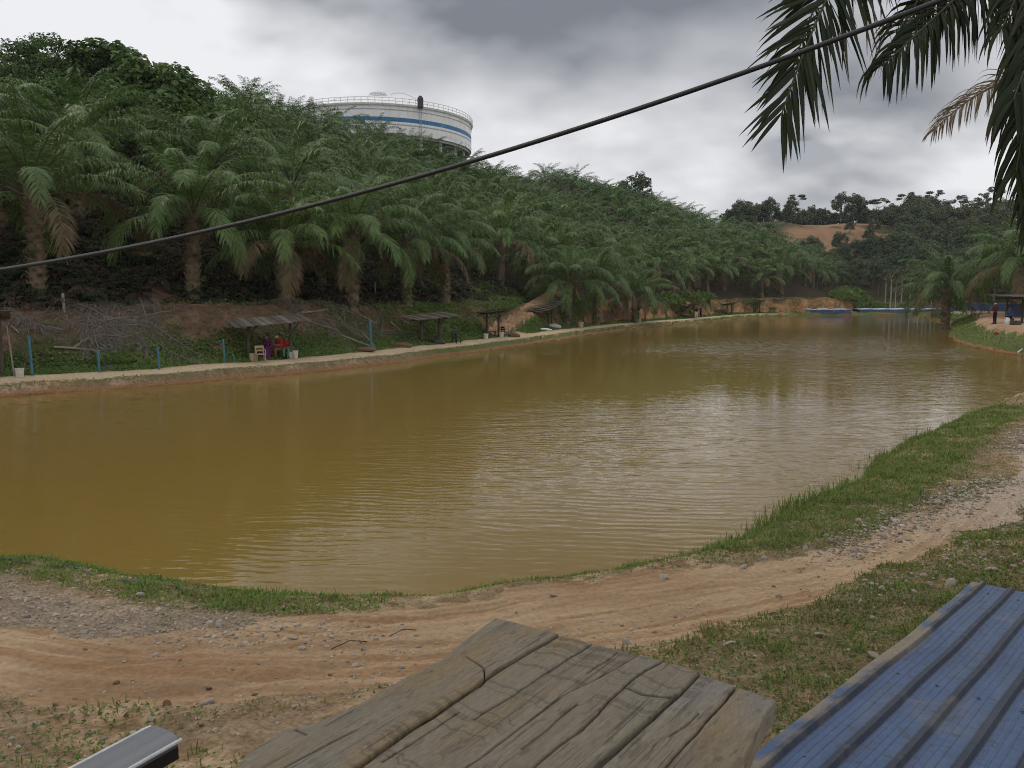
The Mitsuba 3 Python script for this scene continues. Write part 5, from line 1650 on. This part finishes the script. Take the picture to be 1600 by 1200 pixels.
for px, off, b, s, lb in [(862, 3.6, 'concrete', [.9, .5, .35], 'pale slab of rubble at the foot of the tilted roof shelter'), (868, 3.2, 'red_cloth', [.28, .24, .22], 'reddish sack on the rubble near the tilted roof shelter'), (850, 2.9, 'white_cloth', [.7, .35, .16], 'white plastic sheet crumpled in the grass right of the ramp'),
                          (803, 1.9, 'brown_cloth', [.5, .3, .22], 'brown sack lying on the path at the foot of the ramp'), (685, 2.7, 'dark_timber', [.5, .3, .25], 'dark wooden crate under the second shelter'), (628, 2.6, 'clod', [.7, .35, .2], 'earth lump beside the path left of the second shelter'), (571, 2.7, 'clod', [.6, .35, .18], 'earth lump at the foot of the tallest blue post')]:
    x, y = bank(px, off, 40 if px < 700 else 56)
    single('rubble_slab' if b == 'concrete' else 'sack' if 'sack' in lb else 'plastic_sheet' if b == 'white_cloth' else 'crate' if 'crate' in lb else 'earth_lump', lb, lb.split()[1 if 'sack' in lb else 0] if False else ('rubble' if b == 'concrete' else 'sack' if 'sack' in lb else 'plastic sheet' if b == 'white_cloth' else 'crate' if 'crate' in lb else 'earth'), lump(x, y, s, int(px)), b, 40)

# the blue tarpaulin ponds at the far end


def tarp(x0, x1, y, label, h=.45, D=3.6, panels=3):
    k = thing('tarpaulin_pond', label, 'tarpaulin pond')
    z = .58
    rr = np.random.default_rng(int(x0))
    us = np.linspace(x0, x1, panels + 1)
    for i in range(panels):
        a, b = us[i], us[i + 1]
        put(k, 'wall_panel', bar([a, y, z + h / 2 - .2], [b, y, z + h / 2 - .2], .05, h + .4), 'tarp_blue', False)
        put(k, 'back_panel', bar([a, y + D, z + h / 2 - .2], [b, y + D, z + h / 2 - .2], .05, h + .4), 'tarp_blue', False)
        uu, vv = np.meshgrid(np.linspace(0, 1, 9), np.linspace(0, 1, 7), indexing='ij')
        zz = z + h + .22 * np.sin(PI * uu) * (.3 + .7 * np.sin(PI * vv)) + .10 * vv
        V = np.stack([a + (b - a) * uu, y - .03 + (D + .06) * vv, zz], -1).reshape(-1, 3)
        i_, j_ = np.meshgrid(np.arange(8), np.arange(6), indexing='ij')
        q = np.stack([i_ * 7 + j_, (i_ + 1) * 7 + j_, (i_ + 1) * 7 + j_ + 1, i_ * 7 + j_ + 1], -1).reshape(-1, 4)
        F = np.vstack([q[:, [0, 1, 2]], q[:, [0, 2, 3]]])
        put(k, 'cover', (np.vstack([V, V - [0, 0, .02]]), np.vstack([F, F[:, ::-1] + len(V)])), 'tarp_pale', 60)
    for u in us:
        put(k, 'post', bar([u, y - .07, z - .5], [u, y - .07, z + h + .25], .09), 'grey_stick', False)


tarp(55.8, 66.0, 154.0, 'low blue tarpaulin pond with a pale cover at the foot of the orange cut', D=2.0)
tarp(69.0, 82.6, 156.8, 'longest blue tarpaulin pond with pale billowing cover at the far end', panels=4)
tarp(83.6, 87.6, 157.2, 'short blue tarpaulin pond at the far right end', panels=2)
k = thing('tarpaulin_fence', 'blue tarpaulin fence on posts at the bend of the right bank', 'fence')
P = [(69.6, 127), (70.0, 122), (70.8, 117), (70.6, 111.5), (68.6, 107)]
for (a, b), (c, d) in zip(P[:-1], P[1:]):
    put(k, 'panel', bar([a, b, zat(a, b) + .5], [c, d, zat(c, d) + .5], .04, 1.15), 'tarp_blue', False)
for a, b in P:
    put(k, 'post', bar([a, b - .06, zat(a, b) - .3], [a, b - .06, zat(a, b) + 1.35], .09), 'grey_stick', False)

# ------------------------------------------------------------------ dead fronds, logs and the seedling on the left slope
rng = np.random.default_rng(31)


def dead_frond(x, y, az, L, label, group):
    v, f, uv = frond(L, 26, math.radians(rng.uniform(8, 22)), rng.uniform(.5, .9), .62, .034, rng, False, 4, 1.3)
    e = rng.uniform(-.5, .5)
    v = v @ np.array([[1, 0, 0], [0, math.cos(e), -math.sin(e)], [0, math.sin(e), math.cos(e)]]).T
    v = v @ rotz(az).T + [x, y, 0]
    g = land(v[:, 0], v[:, 1], fine=False)
    v[:, 2] = np.maximum(g + .06, v[:, 2] * .7 + g + .12)
    k = thing('dead_frond', label, 'dead palm leaf', group)
    scene[k] = leafply(v, f, uv, 'palm_dead')


for i in range(34):
    t = rng.random()
    dead_frond(-20.9 + 2.6 * t + rng.normal(0, .45), 37.0 + 2.9 * t + rng.normal(0, .5), rng.uniform(0, 6.28), rng.uniform(1.8, 3.2), 'grey dead palm frond in the heap on the slope above the short blue post', 'left heap of dead fronds')
for i in range(30):
    t = rng.random()
    dead_frond(-12.4 + 3.6 * t + rng.normal(0, .5), 48.4 + 5.2 * t + rng.normal(0, .6), rng.uniform(0, 6.28), rng.uniform(2.0, 3.6), 'grey dead palm frond in the heap on the slope between the first two shelters', 'right heap of dead fronds')
for i in range(14):
    x = rng.uniform(-24, -6)
    y = 33 + (x + 20) * 1.35 + rng.uniform(7.5, 11)
    dead_frond(x, y, rng.uniform(0, 6.28), rng.uniform(2, 3), 'brown dead frond lying on the litter between the trunks', 'fronds scattered below the palms')
for (a, b, r), lb in [(((-21.0, 36.1), (-19.4, 37.1), .05), 'long pale log lying low on the slope left of the short blue post'), (((-21.8, 38.5), (-21.3, 37.9), .07), 'short upright plank stuck in the slope at the left'), (((-20.4, 36.5), (-20.0, 37.3), .05), 'pale broken log below the left frond heap'),
                      (((-11.3, 52.6), (-9.2, 53.7), .09), 'long dark log sliding down from the right frond heap'), (((-9.8, 51.4), (-8.6, 49.8), .06), 'grey stick leaning toward the tallest blue post'), (((-10.6, 48.7), (-8.5, 49.3), .05), 'thin grey stick lying across the grass left of the tallest blue post'),
                      (((-12.7, 47.6), (-11.7, 50.3), .06), 'curved grey branch on top of the slope above the first shelter'), (((-23.0, 36.1), (-22.4, 35.9), .05), 'grey stick on the slope at the left edge'), (((-19.9, 38.8), (-18.4, 40.0), .06), 'grey log across the left frond heap'),
                      (((-18.9, 38.4), (-18.3, 39.3), .05), 'pale stick right of the left frond heap'), (((-8.5, 55.1), (-7.0, 54.5), .06), 'grey stick below the right frond heap'), (((-2.5, 78.1), (-.9, 72.6), .08), 'fallen pole on the earth slope left of the dirt ramp')]:
    s = np.linspace(0, 1, 7)
    p = np.stack([a[0] + (b[0] - a[0]) * s, a[1] + (b[1] - a[1]) * s], -1)
    g = land(p[:, 0], p[:, 1], fine=False)
    z = np.linspace(g[0], g[-1], 7)
    z = z + max(0, (g - z).max()) * .6 + .06 + .12 * s * (1 - s) * rng.uniform(-1, 2)
    if 'upright' in lb:
        z[-1] += .0
        z[0] += .75
    single('fallen_log', lb, 'log', tube(np.column_stack([p, z]), np.linspace(r, r * .65, 7), 7), 'grey_stick', 40)
k = thing('palm_seedling', 'bright yellow green palm seedling on the bank near the second blue post', 'seedling')
x, y = -18.6, 36.6
for i in range(9):
    v, f, uv = frond(rng.uniform(.8, 1.2), 12, math.radians(rng.uniform(35, 80)), 1.1, .30, .05, rng, True, 4)
    put(k, 'frond', (v @ rotz(i * 2.4).T + [x, y, zat(x, y)], f), 'palm_young', False, uv)
hp = np.array([(-8.2, 10.9), (-7.4, 10.6), (-6.4, 10.25), (-5.6, 9.95), (-4.8, 9.55), (-4.2, 9.35), (-3.9, 9.3)])
hs = np.linspace(0, len(hp) - 1, 60)
hx, hy = np.interp(hs, np.arange(len(hp)), hp[:, 0]), np.interp(hs, np.arange(len(hp)), hp[:, 1])
single('garden_hose', 'thin dark blue hose lying in the grass at the lower left shore', 'hose', tube(np.stack([hx, hy + .05 * np.sin(hs * 3), land(hx, hy) + .03 + .02 * np.sin(hs * 5) - .015], -1), .006, 6), 'hose_blue', 40)
for a, b, c in [((-1.75, 7.3), (-1.45, 7.55), .006), ((-1.25, 7.7), (-1.0, 7.9), .005), ((.35, 3.6), (.6, 3.8), .006)]:
    single('dry_twig', 'thin dry twig lying on the dirt track left of the table', 'twig', tube([[*a, zat(*a) + .01], [(a[0] + b[0]) / 2, (a[1] + b[1]) / 2 + .02, zat(*a) + .03], [*b, zat(*b) + .012]], c, 5), 'dark_timber', 40, 'twigs on the track')

# ------------------------------------------------------------------ the cable across the picture
CA, CB, CS = np.array([1.79, 3.40, 5.21]), np.array([-3.07, 4.777, 4.145]), .132
t = np.linspace(-1.3, 1.7, 160)
cp = CA + (CB - CA) * t[:, None]
cp[:, 2] -= CS * 4 * t * (1 - t)
k = thing('overhead_cable', 'black overhead cable sagging across the picture', 'cable')
put(k, 'cable', tube(cp, .0092, 10), 'cable_black', 40)
wr = np.stack([.0135 * np.cos(t * 9), .0135 * np.sin(t * 9) * .3 + .002, .0135 * np.abs(np.sin(t * 4.5)) * 0 + .012], -1)
put(k, 'carrier_wire', tube(cp + [0, .004, .0115], .0030, 8), 'cable_grey', 40, label='thin grey wire running on top of the black cable')

# ------------------------------------------------------------------ the palm overhead at the right
rng = np.random.default_rng(9)


def bez(c, n=40):
    c = np.asarray(c, float)
    s = np.linspace(0, 1, n)[:, None]
    while len(c) > 4:
        raise ValueError
    return (1 - s) ** 3 * c[0] + 3 * s * (1 - s) ** 2 * c[1] + 3 * s ** 2 * (1 - s) * c[2] + s ** 3 * c[3]


def big_frond(P, nrm, n, ln, wd, grav, t0=.12, al=(70, 22), rng=rng, tipgap=0.0, shrink=.28):
    """A leaf close to the eye: leaflets with a fold along the middle, bending under their weight."""
    L = np.concatenate([[0], np.cumsum(np.linalg.norm(np.diff(P, axis=0), axis=1))])
    u = L / L[-1]
    lt = np.repeat(t0 + (1 - t0) * (np.arange(n) + .5) / n, 2) + rng.normal(0, .15 / n, 2 * n)
    lt = np.clip(lt, 0, .9995)
    sd = np.tile([-1., 1.], n)
    base = np.stack([np.interp(lt, u, P[:, k]) for k in range(3)], -1)
    tg = np.gradient(P, L, axis=0)
    tg = np.stack([np.interp(lt, u, tg[:, k]) for k in range(3)], -1)
    tg /= np.linalg.norm(tg, axis=1, keepdims=True)
    N = np.asarray(nrm, float) / np.linalg.norm(nrm)
    N = N - tg * (tg @ N)[:, None]
    N /= np.linalg.norm(N, axis=1, keepdims=True)
    Y = np.cross(N, tg)
    x = (lt - t0) / (1 - t0)
    a = np.radians(al[0] + (al[1] - al[0]) * x ** 1.3 + rng.normal(0, 5, 2 * n))
    b = np.radians(rng.normal(6, 15, 2 * n))
    d = tg * np.cos(a)[:, None] + (Y * (sd * np.cos(b))[:, None] + N * np.sin(b)[:, None]) * np.sin(a)[:, None]
    l = ln * (shrink + (1 - shrink) * np.sin(PI * np.clip(.10 + x * .87, 0, 1)) ** .7) * rng.uniform(.82, 1.1, 2 * n)
    g = grav * rng.uniform(.6, 1.3, 2 * n)
    K = 7
    s = np.linspace(0, 1, K)
    pos, q = [base], d.copy()
    for i in range(K - 1):
        pos.append(pos[-1] + q * (l / (K - 1))[:, None])
        q = q + np.array([0, 0, -1.]) * (g * (.25 + s[i]) / (K - 1) * 2)[:, None]
        q /= np.linalg.norm(q, axis=1, keepdims=True)
    pos = np.stack(pos, 1)
    prof = np.array([.35, .85, 1, .92, .74, .45, .05])
    w = tg - d * (tg * d).sum(1, keepdims=True)
    w /= np.linalg.norm(w, axis=1, keepdims=True) + 1e-9
    nn = np.cross(w, d)
    tw = rng.normal(0, .35, 2 * n)
    w, nn = w * np.cos(tw)[:, None] + nn * np.sin(tw)[:, None], nn * np.cos(tw)[:, None] - w * np.sin(tw)[:, None]
    ww = (wd / 2 * rng.uniform(.75, 1.15, 2 * n))[:, None, None] * prof[None, :, None]
    V = np.stack([pos - w[:, None] * ww + nn[:, None] * ww * .45, pos, pos + w[:, None] * ww + nn[:, None] * ww * .45], 2)
    m = 2 * n
    i, j, c = np.meshgrid(np.arange(m), np.arange(K - 1), np.arange(2), indexing='ij')
    o = i * K * 3 + j * 3 + c
    qd = np.stack([o, o + 1, o + 4, o + 3], -1).reshape(-1, 4)
    F = np.vstack([qd[:, [0, 1, 2]], qd[:, [0, 2, 3]]])
    uv = np.stack([np.repeat(rng.uniform(0, 1, m), K * 3), np.tile(np.repeat(s, 3), m)], -1)
    V = V.reshape(-1, 3)
    rv, rf = tube(P, np.linspace(.030, .004, len(P)), 7)
    return np.vstack([V, rv]), np.vstack([F, rf + len(V)]), np.vstack([uv, np.tile([2., 0], (len(rv), 1))])


PK = thing('overhanging_palm', 'oil palm just outside the right edge with dark fronds hanging into the sky', 'palm tree')
PX, PY = 5.6, 7.0
PZ = zat(PX, PY)
r0 = np.random.default_rng(3)
tv, tf_ = palm_trunk(7.0 - PZ, .26, r0, True)
put(PK, 'trunk', (tv + [PX, PY, PZ], tf_), 'palm_trunk', 40)
C0 = np.array([PX + .05, PY, 7.0])
F1 = bez([C0 + [-.2, -.1, .1], (4.0, 6.2, 8.3), (2.15, 4.75, 6.95), (1.30, 3.93, 4.86)])
F1B = F1 + np.array([.16, .35, .30])
F2B = bez([C0 + [-.1, -.1, .1], (4.7, 6.3, 7.6), (3.1, 5.2, 6.25), (2.28, 4.9, 5.55)])
F2 = bez([C0 + [-.1, -.2, 0], (4.6, 6.0, 7.5), (2.95, 4.85, 6.05), (1.99, 4.4, 5.22)])
F3 = bez([C0 + [0, -.2, -.1], (4.6, 5.4, 7.4), (3.0, 4.55, 6.5), (2.56, 4.1, 4.62)])
F5 = bez([C0 + [0, -.25, -.1], (4.9, 5.6, 7.6), (3.45, 4.7, 6.8), (2.85, 4.35, 5.0)])
F6 = bez([C0 + [-.1, -.1, .1], (4.9, 6.2, 7.7), (3.6, 5.4, 6.75), (2.55, 4.95, 5.75)])
F7 = bez([C0 + [0, -.2, -.2], (5.0, 5.8, 7.0), (3.4, 4.9, 6.6), (2.78, 4.25, 4.45)])
F9 = bez([C0 + [-.05, -.25, 0], (4.6, 5.5, 7.6), (3.2, 4.5, 6.5), (2.46, 4.0, 4.95)])
F8 = bez([C0 + [-.1, -.25, 0], (4.7, 5.7, 7.9), (3.2, 4.7, 6.6), (2.50, 4.2, 5.35)])
F4 = bez([C0 + [-.15, -.05, -1.1], (4.9, 6.7, 5.75), (4.0, 6.5, 6.0), (3.27, 6.3, 5.26)])
for P, nrm, n, ln, wd, gv, al in [(F1, (.25, -.9, .35), 150, .76, .024, .16, (66, 22)), (F1B, (.1, -.85, .5), 120, .66, .022, .5, (70, 26)), (F2B, (.3, -.6, .7), 150, .60, .020, 2.6, (75, 30)), (F2, (.2, -.55, .8), 165, .64, .021, 3.0, (75, 30)), (F3, (-.5, -.7, .3), 120, .68, .028, 1.7, (62, 20)), (F5, (-.3, -.7, .6), 120, .64, .026, 2.2, (66, 25)), (F6, (.1, -.6, .8), 130, .62, .022, 2.8, (72, 30)), (F7, (-.4, -.7, .4), 110, .70, .028, 1.8, (62, 20)), (F8, (.1, -.7, .5), 130, .64, .024, 2.4, (70, 26)), (F9, (-.3, -.7, .5), 110, .70, .028, 2.0, (64, 20))]:
    v, f, uv = big_frond(P, nrm, n, ln, wd, gv, .14, al)
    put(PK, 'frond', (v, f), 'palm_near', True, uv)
v, f, uv = big_frond(F4, (-.2, -.6, .8), 100, .36, .012, 1.5, .2, (60, 25))
put(PK, 'frond', (v, f), 'palm_brown', True, uv, label='small dried brown frond hanging apart below the green ones')
for i in range(13):
    a = -1.95 + i * .24
    e = math.radians([70, 45, 20][i % 3])
    v, f, uv = frond(5.2, 46, e, 1.2 + .2 * (i % 3), .9, .06, rng, True)
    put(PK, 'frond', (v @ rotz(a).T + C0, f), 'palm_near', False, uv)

# ------------------------------------------------------------------ the damp air
scene['air'] = {'type': 'homogeneous', 'albedo': {'type': 'rgb', 'value': [.95, .95, .95]}, 'sigma_t': {'type': 'rgb', 'value': [.00012, .00013, .00015]}}
scene['haze'] = {'type': 'cube', 'to_world': T().translate([0, 0, 30]).scale([1000, 1000, 36]), 'bsdf': {'type': 'null'}, 'interior': {'type': 'ref', 'id': 'air'}}
labels['haze'] = {'kind': 'stuff', 'label': 'thin humid haze over the valley', 'category': 'haze'}
scene['camera']['medium'] = {'type': 'ref', 'id': 'air'}
